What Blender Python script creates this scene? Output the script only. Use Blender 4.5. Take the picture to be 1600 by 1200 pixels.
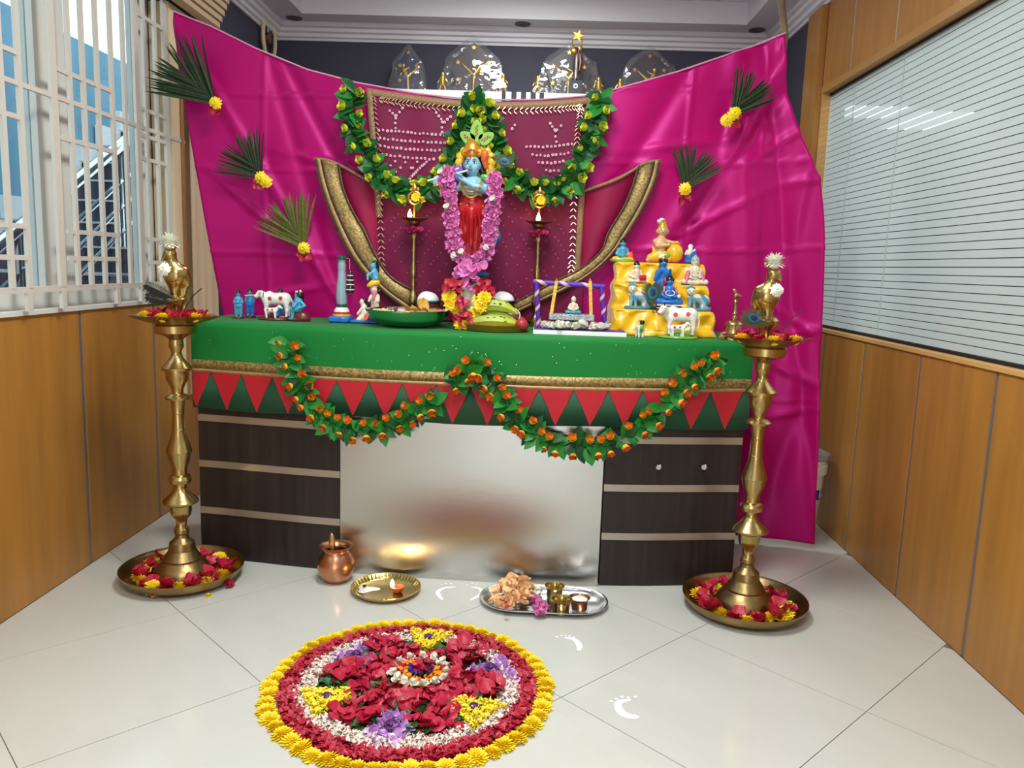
import bpy, bmesh, math, random
import numpy as np
from mathutils import Vector, Matrix, Euler
random.seed(7); RNG = np.random.default_rng(5)
for o in list(bpy.data.objects): bpy.data.objects.remove(o)
SC = bpy.context.scene; COL = SC.collection
PI = math.pi; rad = math.radians
# ------------------------------------------------------------------ camera
F = 1240.0; H = 1.2
RW = np.array([[0.9989901, 0.0300, 0.0331], [-0.03725545, 0.1460, 0.9886], [0.02511603, -0.9888, 0.1470]])
_y = np.array([38.0, 183.0, -F]); _y /= np.linalg.norm(_y)
_u = np.array([-280.0, -8344.0437, -F]); _u /= np.linalg.norm(_u); _u = -_u
RWM = np.array([np.cross(_y, _u), _y, _u])
cd = bpy.data.cameras.new('camera'); cam = bpy.data.objects.new('camera', cd); COL.objects.link(cam)
cd.sensor_width = 36.0; cd.lens = 36.0 * F / 1600.0; cd.clip_start = 0.05
cam.matrix_world = Matrix([[*RWM[0], 0], [*RWM[1], 0], [*RWM[2], H], [0, 0, 0, 1]])
SC.camera = cam
# ------------------------------------------------------------------ colour management, world, lamps
vs = SC.view_settings
vs.view_transform = 'Standard'; vs.look = 'None'; vs.gamma = 1.0; vs.use_curve_mapping = False
vs.exposure = 0.0
W = bpy.data.worlds.new('world'); SC.world = W; W.use_nodes = True
W.node_tree.nodes['Background'].inputs[0].default_value = (0.80, 0.91, 1.0, 1)
W.node_tree.nodes['Background'].inputs[1].default_value = 2.6
def area(name, loc, sx, sy, power, col=(1, 1, 1), rot=(0, 0, 0)):
    l = bpy.data.lights.new(name, 'AREA'); l.shape = 'RECTANGLE'; l.size = sx; l.size_y = sy; l.energy = power; l.color = col
    o = bpy.data.objects.new(name, l); COL.objects.link(o); o.location = loc; o.rotation_euler = rot
    return o
LAMPS = [(-0.14, 0.1), (-0.14, 2.0)]
LAMPS = LAMPS + [(-0.14, 4.1)]
for x, y in LAMPS: area('panel_light', (x, y, 2.775), 0.58, 0.58, 43 if y < 3 else 19, (0.965, 1.0, 0.985))
area('added_fill_light', (-0.15, -2.12, 1.05), 1.7, 2.0, 19, (0.93, 0.98, 1.0), (rad(90), 0, 0))  # unseen fill lamp added behind the camera to brighten the ceiling edge
area('next_room_light', (3.0, 3.2, 2.6), 1.6, 2.5, 175, (1.0, 1.0, 0.98))
# ------------------------------------------------------------------ helpers: colour and materials
def S(r, g, b):
    f = lambda c: (c / 255 / 12.92) if c / 255 <= 0.04045 else ((c / 255 + 0.055) / 1.055) ** 2.4
    return (f(r), f(g), f(b), 1.0)
MATS = {}
def M(name, rgb, rough=0.5, metal=0.0, spec=0.5, noise=None, bump=None, coat=0.0, sheen=0.0, emit=None, alpha=None, trans=0.0, aniso=0.0, attr=None, sss=0.0, stretch=None, two=None):
    m = bpy.data.materials.new(name); m.use_nodes = True; MATS[name] = m
    nt = m.node_tree; p = nt.nodes['Principled BSDF']; L = nt.links.new
    c = S(*rgb); p.inputs['Base Color'].default_value = c
    p.inputs['Roughness'].default_value = rough; p.inputs['Metallic'].default_value = metal
    p.inputs['Specular IOR Level'].default_value = spec
    if coat: p.inputs['Coat Weight'].default_value = coat; p.inputs['Coat Roughness'].default_value = 0.15
    if sheen: p.inputs['Sheen Weight'].default_value = sheen; p.inputs['Sheen Roughness'].default_value = 0.4
    if trans: p.inputs['Transmission Weight'].default_value = trans
    if alpha is not None: p.inputs['Alpha'].default_value = alpha
    if sss: p.inputs['Subsurface Weight'].default_value = sss; p.inputs['Subsurface Radius'].default_value = (0.01, 0.006, 0.004)
    if emit: p.inputs['Emission Color'].default_value = S(*emit[0]); p.inputs['Emission Strength'].default_value = emit[1]
    if aniso:
        p.inputs['Anisotropic'].default_value = aniso
        t = nt.nodes.new('ShaderNodeTangent'); t.direction_type = 'RADIAL'; t.axis = 'Z'; L(t.outputs[0], p.inputs['Tangent'])
    tc = nt.nodes.new('ShaderNodeTexCoord'); co = tc.outputs['Object']
    if stretch:
        mp = nt.nodes.new('ShaderNodeMapping'); mp.inputs['Scale'].default_value = stretch; L(co, mp.inputs[0]); co = mp.outputs[0]
    if noise:
        n = nt.nodes.new('ShaderNodeTexNoise'); n.inputs['Scale'].default_value = noise[0]; n.inputs['Detail'].default_value = 4; L(co, n.inputs['Vector'])
        r = nt.nodes.new('ShaderNodeValToRGB'); k = noise[1]
        d = S(*two) if two else tuple(x * (1 - k) for x in c[:3]) + (1,)
        r.color_ramp.elements[0].color = d
        r.color_ramp.elements[1].color = c if two else tuple(min(1, x * (1 + k)) for x in c[:3]) + (1,)
        r.color_ramp.elements[0].position = 0.3; r.color_ramp.elements[1].position = 0.7
        L(n.outputs[0], r.inputs[0]); L(r.outputs[0], p.inputs['Base Color'])
    if attr:
        a = nt.nodes.new('ShaderNodeAttribute'); a.attribute_name = attr; L(a.outputs['Color'], p.inputs['Base Color'])
    if bump:
        n = nt.nodes.new('ShaderNodeTexNoise'); n.inputs['Scale'].default_value = bump[0]; n.inputs['Detail'].default_value = 3; L(co, n.inputs['Vector'])
        b = nt.nodes.new('ShaderNodeBump'); b.inputs['Strength'].default_value = bump[1]; b.inputs['Distance'].default_value = 0.01
        L(n.outputs[0], b.inputs['Height']); L(b.outputs[0], p.inputs['Normal'])
    return m
# ------------------------------------------------------------------ helpers: mesh building
class B:
    def __init__(s): s.v = []; s.f = []; s.m = []; s.c = []
    def add(s, vs, fs, mi=0):
        o = len(s.v); s.v += [tuple(v) for v in vs]; s.f += [tuple(o + i for i in f) for f in fs]; s.m += [mi] * len(fs); return s
    def box(s, lo, hi, mi=0, mat=None):
        x0, y0, z0 = lo; x1, y1, z1 = hi
        v = [(x0, y0, z0), (x1, y0, z0), (x1, y1, z0), (x0, y1, z0), (x0, y0, z1), (x1, y0, z1), (x1, y1, z1), (x0, y1, z1)]
        if mat: v = [mat @ Vector(p) for p in v]
        return s.add(v, [(0, 3, 2, 1), (4, 5, 6, 7), (0, 1, 5, 4), (1, 2, 6, 5), (2, 3, 7, 6), (3, 0, 4, 7)], mi)
    def lathe(s, prof, seg=24, c=(0, 0, 0), mi=0, sx=1.0, sy=1.0):
        n = len(prof); v = []
        for i in range(seg):
            a = 2 * PI * i / seg; ca, sa = math.cos(a) * sx, math.sin(a) * sy
            v += [(c[0] + r * ca, c[1] + r * sa, c[2] + z) for r, z in prof]
        f = []
        for i in range(seg):
            j = (i + 1) % seg
            f += [(i * n + k, j * n + k, j * n + k + 1, i * n + k + 1) for k in range(n - 1)]
        if prof[0][0] > 1e-6: f.append(tuple(i * n for i in range(seg))[::-1])
        if prof[-1][0] > 1e-6: f.append(tuple(i * n + n - 1 for i in range(seg)))
        return s.add(v, f, mi)
    def tube(s, pts, r, seg=8, mi=0, closed=False, cap=True):
        pts = [Vector(p) for p in pts]; n = len(pts); rs = r if hasattr(r, '__len__') else [r] * n
        v = []; up = None
        for i, p in enumerate(pts):
            a = pts[i - 1] if (i or closed) else p; b = pts[(i + 1) % n] if (i < n - 1 or closed) else p
            t = (b - a).normalized()
            if up is None: up = Vector((0, 0, 1)) if abs(t.z) < 0.9 else Vector((1, 0, 0))
            sd = t.cross(up).normalized(); up = sd.cross(t).normalized()
            for k in range(seg):
                q = 2 * PI * k / seg; v.append(p + (sd * math.cos(q) + up * math.sin(q)) * rs[i])
        f = []
        for i in range(n if closed else n - 1):
            j = (i + 1) % n
            f += [(i * seg + k, i * seg + (k + 1) % seg, j * seg + (k + 1) % seg, j * seg + k) for k in range(seg)]
        if cap and not closed: f += [tuple(range(seg))[::-1], tuple(range((n - 1) * seg, n * seg))]
        return s.add(v, f, mi)
    def prism(s, pts, t, mi=0, mat=None):   # polygon in XZ plane, extruded t along +Y
        n = len(pts); v = [(x, 0, z) for x, z in pts] + [(x, t, z) for x, z in pts]
        if mat: v = [mat @ Vector(p) for p in v]
        f = [tuple(range(n)), tuple(range(n, 2 * n))[::-1]] + [(i, i + n, (i + 1) % n + n, (i + 1) % n) for i in range(n)]
        return s.add(v, f, mi)
    def grid(s, fn, nu, nv, mi=0):
        v = [fn(i / nu, j / nv) for j in range(nv + 1) for i in range(nu + 1)]
        f = [(j * (nu + 1) + i, j * (nu + 1) + i + 1, (j + 1) * (nu + 1) + i + 1, (j + 1) * (nu + 1) + i) for j in range(nv) for i in range(nu)]
        return s.add(v, f, mi)
    def ball(s, c, r, mi=0, u=10, w=7):
        r = r if hasattr(r, '__len__') else (r, r, r)
        v = [(c[0], c[1], c[2] - r[2])]
        for j in range(1, w):
            t = PI * j / w
            v += [(c[0] + r[0] * math.sin(t) * math.cos(2 * PI * i / u), c[1] + r[1] * math.sin(t) * math.sin(2 * PI * i / u), c[2] - r[2] * math.cos(t)) for i in range(u)]
        v.append((c[0], c[1], c[2] + r[2])); e = len(v) - 1
        f = [(0, 1 + (i + 1) % u, 1 + i) for i in range(u)]
        for j in range(w - 2): f += [(1 + j * u + i, 1 + j * u + (i + 1) % u, 1 + (j + 1) * u + (i + 1) % u, 1 + (j + 1) * u + i) for i in range(u)]
        f += [(e, e - u + i, e - u + (i + 1) % u) for i in range(u)]
        return s.add(v, f, mi)
    def mesh(s, name, mats, smooth=40):
        me = bpy.data.meshes.new(name); me.from_pydata(s.v, [], s.f)
        for m in (mats if isinstance(mats, (list, tuple)) else [mats]): me.materials.append(m)
        if any(s.m): me.polygons.foreach_set('material_index', s.m)
        if smooth:
            me.shade_smooth()
            if smooth < 180: me.set_sharp_from_angle(angle=rad(smooth))
        me.update(); return me
    def obj(s, name, mats, parent=None, loc=None, rot=None, smooth=40): return link(name, s.mesh(name, mats, smooth), parent, loc, rot)
def link(name, me, parent=None, loc=None, rot=None, mat=None, scale=None):
    o = bpy.data.objects.new(name, me); COL.objects.link(o)
    if parent: o.parent = parent
    if mat is not None: o.matrix_local = mat
    else:
        if loc is not None: o.location = loc
        if rot is not None: o.rotation_euler = rot
        if scale is not None: o.scale = scale if hasattr(scale, '__len__') else (scale,) * 3
    return o
def tag(o, label, cat, group=None, kind=None):
    o['label'] = label; o['category'] = cat
    if group: o['group'] = group
    if kind: o['kind'] = kind
    return o
def thing(name, label, cat, loc=(0, 0, 0), rz=0, group=None):
    o = bpy.data.objects.new(name, None); COL.objects.link(o); o.location = loc; o.rotation_euler = (0, 0, rz); o.empty_display_size = 0.05
    return tag(o, label, cat, group)
def struct(o): o['kind'] = 'structure'; return o
def sroot(name): 
    o = bpy.data.objects.new(name, None); COL.objects.link(o); return struct(o)
def stuff(o): o['kind'] = 'stuff'; return o
def dup(root, loc=None, rz=None, label=None, group=None):
    def cp(o, par):
        c = o.copy(); COL.objects.link(c)
        if par: c.parent = par
        for ch in o.children: cp(ch, c)
        return c
    r = cp(root, None)
    if loc is not None: r.location = loc
    if rz is not None: r.rotation_euler = (0, 0, rz)
    if label: r['label'] = label
    if group: r['group'] = group
    return r
# real-world point at a known depth, used to measure positions off the plan
def _ray(px, py): return RWM @ np.array([px - 800.0, 600.0 - py, -F])
def PY(px, py, Y): r = _ray(px, py) * 1.0; t = Y / r[1]; return Vector((r[0] * t, Y, H + r[2] * t))
def PZ(px, py, z=0.0): r = _ray(px, py); t = (z - H) / r[2]; return Vector((r[0] * t, r[1] * t, z))
def PX(px, py, X): r = _ray(px, py); t = X / r[0]; return Vector((X, r[1] * t, H + r[2] * t))
def spline(pts, n):
    pts = [Vector(p) for p in pts]; out = []; k = len(pts) - 1
    for i in range(n + 1):
        t = i / n * k; a = min(int(t), k - 1); u = t - a
        p0 = pts[max(a - 1, 0)]; p1 = pts[a]; p2 = pts[a + 1]; p3 = pts[min(a + 2, k)]
        out.append(0.5 * ((2 * p1) + (p2 - p0) * u + (2 * p0 - 5 * p1 + 4 * p2 - p3) * u * u + (3 * p1 - p0 - 3 * p2 + p3) * u ** 3))
    return out
# ------------------------------------------------------------------ helpers: sculpting smooth bodies (smooth union of tapered limbs, polygonised)
def Cp(a, b, r1, r2=None): return ('c', np.array(a, float), np.array(b, float), r1, r1 if r2 is None else r2)
def El(c, r, rz=0.0, ry=0.0): return ('e', np.array(c, float), np.array(r, float), rz, ry)
def Bx(c, h, rd=0.01): return ('b', np.array(c, float), np.array(h, float), rd)
def _d(p, X):
    if p[0] == 'c':
        ba = p[2] - p[1]; t = np.clip(((X - p[1]) @ ba) / max(ba @ ba, 1e-12), 0, 1)
        return np.linalg.norm(X - p[1] - t[..., None] * ba, axis=-1) - (p[3] + (p[4] - p[3]) * t)
    if p[0] == 'e':
        q = X - p[1]
        if p[3]:
            c, s = math.cos(-p[3]), math.sin(-p[3]); q = np.stack([q[..., 0] * c - q[..., 1] * s, q[..., 0] * s + q[..., 1] * c, q[..., 2]], -1)
        if p[4]:
            c, s = math.cos(-p[4]), math.sin(-p[4]); q = np.stack([q[..., 0] * c + q[..., 2] * s, q[..., 1], -q[..., 0] * s + q[..., 2] * c], -1)
        k0 = np.linalg.norm(q / p[2], axis=-1); k1 = np.linalg.norm(q / p[2] ** 2, axis=-1) + 1e-9
        return k0 * (k0 - 1) / k1
    q = np.abs(X - p[1]) - (p[2] - p[3])
    return np.linalg.norm(np.maximum(q, 0), axis=-1) + np.minimum(q.max(-1), 0) - p[3]
def sculpt(prims, res=40, k=0.02, scale=1.0, cut=None):
    lo = np.full(3, 1e9); hi = -lo
    for p in prims:
        if p[0] == 'c':
            r = max(p[3], p[4]); a = np.minimum(p[1], p[2]) - r; b = np.maximum(p[1], p[2]) + r
        elif p[0] == 'e':
            r = p[2].max() if (p[3] or p[4]) else p[2]; a = p[1] - r; b = p[1] + r
        else: a = p[1] - p[2]; b = p[1] + p[2]
        lo = np.minimum(lo, a); hi = np.maximum(hi, b)
    h = (hi - lo).max() / res; lo = lo - 2.2 * h - k * 0.3; hi = hi + 2.2 * h + k * 0.3
    n = np.ceil((hi - lo) / h).astype(int) + 1
    X = np.stack(np.meshgrid(*[lo[i] + h * np.arange(n[i]) for i in range(3)], indexing='ij'), -1)
    Fd = None
    for p in prims:
        d = _d(p, X)
        if Fd is None: Fd = d
        else:
            q = np.maximum(k - np.abs(Fd - d), 0) / k; Fd = np.minimum(Fd, d) - q * q * k * 0.25
    if cut is not None: Fd = np.maximum(Fd, cut(X))
    s = Fd < 0
    cs = np.zeros(n - 1, int); acc = np.zeros(tuple(n - 1) + (3,)); cnt = np.zeros(n - 1)
    sl = lambda A, o: A[o[0]:o[0] + n[0] - 1, o[1]:o[1] + n[1] - 1, o[2]:o[2] + n[2] - 1]
    offs = [(i, j, l) for i in (0, 1) for j in (0, 1) for l in (0, 1)]
    for o in offs: cs += sl(s, o)
    mk = (cs > 0) & (cs < 8)
    for ax in range(3):
        for o in offs:
            if o[ax]: continue
            e = list(o); e[ax] = 1
            a, b = sl(Fd, o), sl(Fd, e); x = (a < 0) != (b < 0)
            t = np.where(x, a / np.where(x, a - b, 1), 0)
            for c in range(3): acc[..., c] += np.where(x, o[c] + (t if c == ax else 0), 0)
            cnt += x
    idx = -np.ones(n - 1, int); idx[mk] = np.arange(mk.sum())
    V = (np.argwhere(mk) + acc[mk] / cnt[mk][:, None]) * h + lo
    Q = []
    for ax in range(3):
        b, c = (ax + 1) % 3, (ax + 2) % 3
        s0 = np.take(s, range(n[ax] - 1), ax); s1 = np.take(s, range(1, n[ax]), ax)
        E = np.argwhere(s0 != s1); E = E[(E[:, b] > 0) & (E[:, c] > 0) & (E[:, b] < n[b] - 1) & (E[:, c] < n[c] - 1)]
        if not len(E): continue
        def at(db, dc):
            q = E.copy(); q[:, b] += db; q[:, c] += dc; return idx[q[:, 0], q[:, 1], q[:, 2]]
        q = np.stack([at(-1, -1), at(0, -1), at(0, 0), at(-1, 0)], 1)
        fl = ~s[E[:, 0], E[:, 1], E[:, 2]]
        q[fl] = q[fl][:, ::-1]; Q.append(q)
    Q = np.concatenate(Q)
    Q = Q[(Q >= 0).all(1)]
    return V * scale, Q
def sc(name, prims, mat, parent=None, res=40, k=0.02, scale=1.0, loc=None, rot=None, cut=None, paint=None):
    V, Q = sculpt(prims, res, k, scale, cut)
    me = bpy.data.meshes.new(name); me.from_pydata(V.tolist(), [], Q.tolist()); me.shade_smooth()
    for m in (mat if isinstance(mat, (list, tuple)) else [mat]): me.materials.append(m)
    if paint is not None:
        cen = V[Q].mean(1) / scale; me.polygons.foreach_set('material_index', paint(cen).astype(np.int32))
    me.update(); return link(name, me, parent, loc, rot)
# ------------------------------------------------------------------ materials
m_wood = M('honey_veneer', (168, 116, 52), 0.34, spec=0.45, noise=(3.0, 0.13), stretch=(7, 7, 0.7))
m_woodp = M('honey_veneer_edge', (204, 158, 92), 0.4)
m_strip = M('grey_strip', (128, 122, 122), 0.35, metal=0.4)
m_dark = M('dark_paint', (62, 62, 78), 0.7)
m_ceil = M('ceiling_paint', (222, 222, 226), 0.75)
m_cream = M('cream_paint', (226, 204, 164), 0.6)
m_creamw = M('white_window_paint', (206, 205, 197), 0.45)
m_bar = M('grille_paint', (198, 193, 182), 0.5)
m_rub = M('black_gasket', (18, 18, 20), 0.6)
m_blk = M('black', (14, 13, 13), 0.5)
m_lampface = M('lit_diffuser', (255, 255, 255), 0.5, emit=((255, 252, 245), 6.0))
m_blue = M('blue_outer_wall', (104, 156, 178), 0.7, noise=(1.2, 0.12))
m_step = M('dark_granite', (40, 44, 58), 0.3)
m_white = M('white_paint', (238, 238, 236), 0.5)
m_steelp = M('polished_steel', (205, 207, 210), 0.12, metal=1.0)
m_film = bpy.data.materials.new('frosted_film'); m_film.use_nodes = True
def _film():
    nt = m_film.node_tree; nt.nodes.remove(nt.nodes['Principled BSDF']); L = nt.links.new; N = nt.nodes.new
    d = N('ShaderNodeBsdfDiffuse'); d.inputs[0].default_value = S(206, 214, 211); tl = N('ShaderNodeBsdfTranslucent'); tl.inputs[0].default_value = S(208, 214, 212)
    tr = N('ShaderNodeBsdfTransparent'); gl = N('ShaderNodeBsdfGlossy'); gl.inputs['Roughness'].default_value = 0.12
    a, b, c = N('ShaderNodeMixShader'), N('ShaderNodeMixShader'), N('ShaderNodeMixShader')
    a.inputs[0].default_value = 0.45; L(d.outputs[0], a.inputs[1]); L(tl.outputs[0], a.inputs[2])
    b.inputs[0].default_value = 0.22; L(a.outputs[0], b.inputs[1]); L(tr.outputs[0], b.inputs[2])
    c.inputs[0].default_value = 0.05; L(b.outputs[0], c.inputs[1]); L(gl.outputs[0], c.inputs[2]); L(c.outputs[0], nt.nodes['Material Output'].inputs[0])
_film()
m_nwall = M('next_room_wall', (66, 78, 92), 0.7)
m_grout = M('grout', (112, 110, 104), 0.9)
m_tile = bpy.data.materials.new('polished_tile'); m_tile.use_nodes = True
def _tile():
    nt = m_tile.node_tree; p = nt.nodes['Principled BSDF']; L = nt.links.new
    p.inputs['Roughness'].default_value = 0.13; p.inputs['Specular IOR Level'].default_value = 0.55
    g = nt.nodes.new('ShaderNodeTexCoord'); mp = nt.nodes.new('ShaderNodeMapping'); mp.inputs['Rotation'].default_value = (0, 0, rad(45)); L(g.outputs['Object'], mp.inputs[0])
    br = nt.nodes.new('ShaderNodeTexBrick'); br.inputs['Scale'].default_value = 4.0; br.inputs['Mortar Size'].default_value = 0.0
    br.inputs['Color1'].default_value = S(206, 205, 197); br.inputs['Color2'].default_value = S(200, 200, 192); br.offset = 0.37; L(mp.outputs[0], br.inputs[0])
    n = nt.nodes.new('ShaderNodeTexNoise'); n.inputs['Scale'].default_value = 2.2; L(g.outputs['Object'], n.inputs['Vector'])
    mx = nt.nodes.new('ShaderNodeMixRGB'); mx.inputs[2].default_value = S(196, 196, 190); mx.inputs[0].default_value = 0.5
    L(n.outputs[0], mx.inputs[0]); L(br.outputs['Color'], mx.inputs[1]); L(mx.outputs[0], p.inputs['Base Color'])
_tile()
m_glass = bpy.data.materials.new('thin_glass'); m_glass.use_nodes = True
def _glass():
    nt = m_glass.node_tree; nt.nodes.remove(nt.nodes['Principled BSDF']); L = nt.links.new
    t = nt.nodes.new('ShaderNodeBsdfTransparent'); t.inputs[0].default_value = (0.86, 0.92, 0.93, 1)
    g = nt.nodes.new('ShaderNodeBsdfGlossy'); g.inputs['Roughness'].default_value = 0.03
    w = nt.nodes.new('ShaderNodeLayerWeight'); w.inputs[0].default_value = 0.5; f = nt.nodes.new('ShaderNodeMath'); f.operation = 'POWER'; f.inputs[1].default_value = 4.0
    f2 = nt.nodes.new('ShaderNodeMath'); f2.operation = 'MULTIPLY_ADD'; f2.inputs[1].default_value = 0.18; f2.inputs[2].default_value = 0.04; mx = nt.nodes.new('ShaderNodeMixShader')
    L(w.outputs['Facing'], f.inputs[0]); L(f.outputs[0], f2.inputs[0]); f = f2; L(f.outputs[0], mx.inputs[0]); L(t.outputs[0], mx.inputs[1]); L(g.outputs[0], mx.inputs[2]); L(mx.outputs[0], nt.nodes['Material Output'].inputs[0])
_glass()
# ------------------------------------------------------------------ room
XL, XR, YB, YF, ZC = -1.69, 1.418, 5.2, -2.2, 2.65
fl = struct(B().box((XL - .1, YF, -.06), (XR + .1, YB, -.0022)).obj('floor', m_grout))
def clip(poly, ax, v, keep):
    out = []
    for i, a in enumerate(poly):
        b = poly[(i + 1) % len(poly)]; ia = (a[ax] - v) * keep >= 0; ib = (b[ax] - v) * keep >= 0
        if ia: out.append(a)
        if ia != ib: t = (v - a[ax]) / (b[ax] - a[ax]); out.append((a[0] + t * (b[0] - a[0]), a[1] + t * (b[1] - a[1])))
    return out
T = 0.6035; c0 = (0.542, 2.519); q = math.sqrt(.5); g = 0.0013
for i in range(-9, 9):
    for j in range(-9, 9):
        u0, v0 = i * T + g, j * T + g; u1, v1 = (i + 1) * T - g, (j + 1) * T - g
        P = [(c0[0] + q * (u + v), c0[1] + q * (u - v)) for u, v in ((u0, v0), (u0, v1), (u1, v1), (u1, v0))]
        for ax, v, k in ((0, XL + .001, 1), (0, XR - .001, -1), (1, YF + .01, 1), (1, YB - .01, -1)):
            if P: P = clip(P, ax, v, k)
        if len(P) < 3: continue
        n = len(P); A = sum(P[a][0] * P[(a + 1) % n][1] - P[(a + 1) % n][0] * P[a][1] for a in range(n))
        if abs(A) < 0.004: continue
        if A < 0: P = P[::-1]
        b = B(); zt = random.uniform(-.0003, 0)
        b.add([(x, y, zt) for x, y in P] + [(x, y, -.01) for x, y in P], [tuple(range(n))] + [(a, a + n, (a + 1) % n + n, (a + 1) % n) for a in range(n)])
        b.obj('tile', m_tile, fl, smooth=0)
# back wall, front wall (behind the camera), ceiling with its recessed tray
struct(B().box((XL - .12, YB, 0), (XR + .12, YB + .1, 3)).obj('wall_back', m_dark))
b = B(); b.box((XL - .12, YF - .1, 0), (-1.0, YF, 3)); b.box((.7, YF - .1, 0), (XR + .12, YF, 3)); b.box((-1.0, YF - .1, 2.1), (.7, YF, 3))
struct(b.obj('wall_front', m_cream, smooth=0))
b = B(); b.box((-1.0, YF - .12, 0), (-.93, YF + .01, 2.1)); b.box((.63, YF - .12, 0), (.7, YF + .01, 2.1)); b.box((-.93, YF - .12, 2.03), (.63, YF + .01, 2.1)); struct(b.obj('added_door_1', m_wood, smooth=0))  # invented door frame behind the camera, made to house the added fill lamp
b = B()
tx0, tx1, ty0, ty1 = -1.455, 1.185, -1.9, 4.97; zt = 2.80
for lo, hi in (((XL - .1, YF, ZC), (tx0, YB, ZC + .05)), ((tx1, YF, ZC), (XR + .1, YB, ZC + .05)), ((tx0, ty1, ZC), (tx1, YB, ZC + .05)), ((tx0, YF, ZC), (tx1, ty0, ZC + .05))): b.box(lo, hi)
b.box((XL - .1, YF, zt), (XR + .1, YB, zt + .05))
for lo, hi in (((tx0 - .03, ty0, ZC + .05), (tx0, ty1, zt)), ((tx1, ty0, ZC + .05), (tx1 + .03, ty1, zt)), ((tx0 - .03, ty1, ZC + .05), (tx1 + .03, ty1 + .03, zt)), ((tx0 - .03, ty0 - .03, ZC + .05), (tx1 + .03, ty0, zt))): b.box(lo, hi)
ce = struct(b.obj('ceiling', m_ceil, smooth=0))
# thin mould where fascia meets the tray top
b = B(); b.box((tx0, ty1 - .03, zt - .025), (tx1, ty1, zt - .0005)); b.box((tx0, ty1 - .05, zt - .011), (tx1, ty1 - .03, zt - .0005)); b.box((tx0, ty0, zt - .025), (tx0 + .03, ty1 - .05, zt - .0005)); b.box((tx1 - .03, ty0, zt - .025), (tx1, ty1 - .05, zt - .0005))
struct(b.obj('trim_1', m_ceil, smooth=0))
prof = [(0, 2.553), (.012, 2.553), (.016, 2.566), (.03, 2.572), (.032, 2.592), (.05, 2.6), (.054, 2.618), (.075, 2.626), (.08, 2.649), (0, 2.649)]
def cornice(name, a, bb, dx, dy):
    b = B(); n = len(prof); v = []
    for k, (px, py) in enumerate((a, bb)):
        for d, z in prof: v.append((px + dx[k] * d, py + dy[k] * d, z))
    b.add(v, [(i, (i + 1) % n, (i + 1) % n + n, i + n) for i in range(n)] + [tuple(range(n))[::-1], tuple(range(n, 2 * n))])
    struct(b.obj(name, m_ceil, smooth=0))
cornice('trim_2', (XL, YB), (XR, YB), (1, -1), (-1, -1))
cornice('trim_3', (XL, YF), (XL, YB), (1, 1), (0, -1))
cornice('trim_4', (XR, YB), (XR, YF), (-1, -1), (-1, 0))
for i, (px, py) in enumerate([(456, 31), (817, 43), (1184, 55)]):
    p = PZ(px, py, ZC); x = min(max(p.x, -1.53), 1.27)
    t = thing('downlight', ['unlit dark downlight at the left end of the ceiling edge', 'unlit dark downlight in the middle of the ceiling edge above the trophies', 'unlit dark downlight at the right end of the ceiling edge'][i], 'downlight', (x, 5.065, ZC))
    B().lathe([(.03, -.001), (.048, -.004), (.05, -.001), (.05, 0)], 24).obj('rim', M('downlight_rim', (70, 66, 68), .5) if i == 0 else MATS['downlight_rim'], t)
    B().lathe([(0, -.0015), (.036, -.003), (.036, -.001)], 20).obj('lens', m_blk, t)
for i, (x, y) in enumerate(LAMPS):
    t = thing('ceiling_light', 'square white ceiling panel light over the near floor' if y < 1 else 'square white ceiling panel light above the flower design' if y < 3 else 'square white ceiling panel light behind the pink sheet', 'light', (x, y, zt))
    B().box((-.31, -.31, -.012), (.31, .31, 0)).obj('frame', m_white, t, smooth=0)
    B().box((-.29, -.29, -.014), (.29, .29, -.012)).obj('diffuser', m_lampface, t, smooth=0)
# ---- left wall: panelling, window, grille, cream pier
wl = B()
wl.box((XL - .12, YF, 0), (XL - .02, 3.78, .99)); wl.box((XL - .12, YF, 2.5), (XL - .02, 3.78, 3)); wl.box((XL - .12, YF, .99), (XL - .02, .2, 2.5)); wl.box((XL - .12, 3.78, 0), (XL, YB, 3))
wl = struct(wl.obj('wall_left', m_dark, smooth=0))
ys = [2.91 - .57 * k for k in range(9, 0, -1)] + [2.91, 3.48, 3.78]
for a, c in zip(ys[:-1], ys[1:]):
    B().box((XL - .02, max(a, YF) + .012, .002), (XL, c - .012 if c < 3.7 else c, .985)).obj('wood_panel', m_wood, wl, smooth=0)
    if a > YF: B().box((XL - .02, a - .0125, .002), (XL - .003, a + .0125, .985)).obj('metal_strip', m_strip, wl, smooth=0)
B().box((XL - .12, .2, .985), (XL + .012, 3.79, 1.0)).obj('sill', m_creamw, wl, smooth=0)
# cream pier past the window, its low wooden plinth and brown edge strip
yp = PX(269, 225, XL + .03).y
B().box((XL - .06, yp, .53), (XL + .03, 4.06, 2.3)).obj('pier', m_cream, wl, smooth=0)
B().box((XL - .02, yp, .0), (XL + .03, 4.06, .53)).obj('wood_panel', m_wood, wl, smooth=0)
yq = PX(289, 420, XL + .03).y
B().box((XL + .03, yq - .012, .53), (XL + .036, yq + .012, 2.25)).obj('edge_strip', M('brown_edge', (168, 120, 66), .5), wl, smooth=0)
b = B()
b.grid(lambda u, v: (XL + .055 + .012 * math.sin(u * 20) * (1 - .3 * v), yq + .03 + u * (4.05 - yq - .03), .54 + v * 1.72), 40, 8)
tag(b.obj('cream_curtain', M('cream_cloth', (222, 200, 166), .8, noise=(2, .1), stretch=(3, 3, .3)), smooth=180), 'narrow cream curtain hanging between the window grille and the pink cloth', 'curtain').modifiers.new('t', 'SOLIDIFY').thickness = .004
pel = thing('pelmet', 'ribbed beige pelmet above the curtain at the left window', 'pelmet', (XL + .05, 3.3, 2.30))
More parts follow.
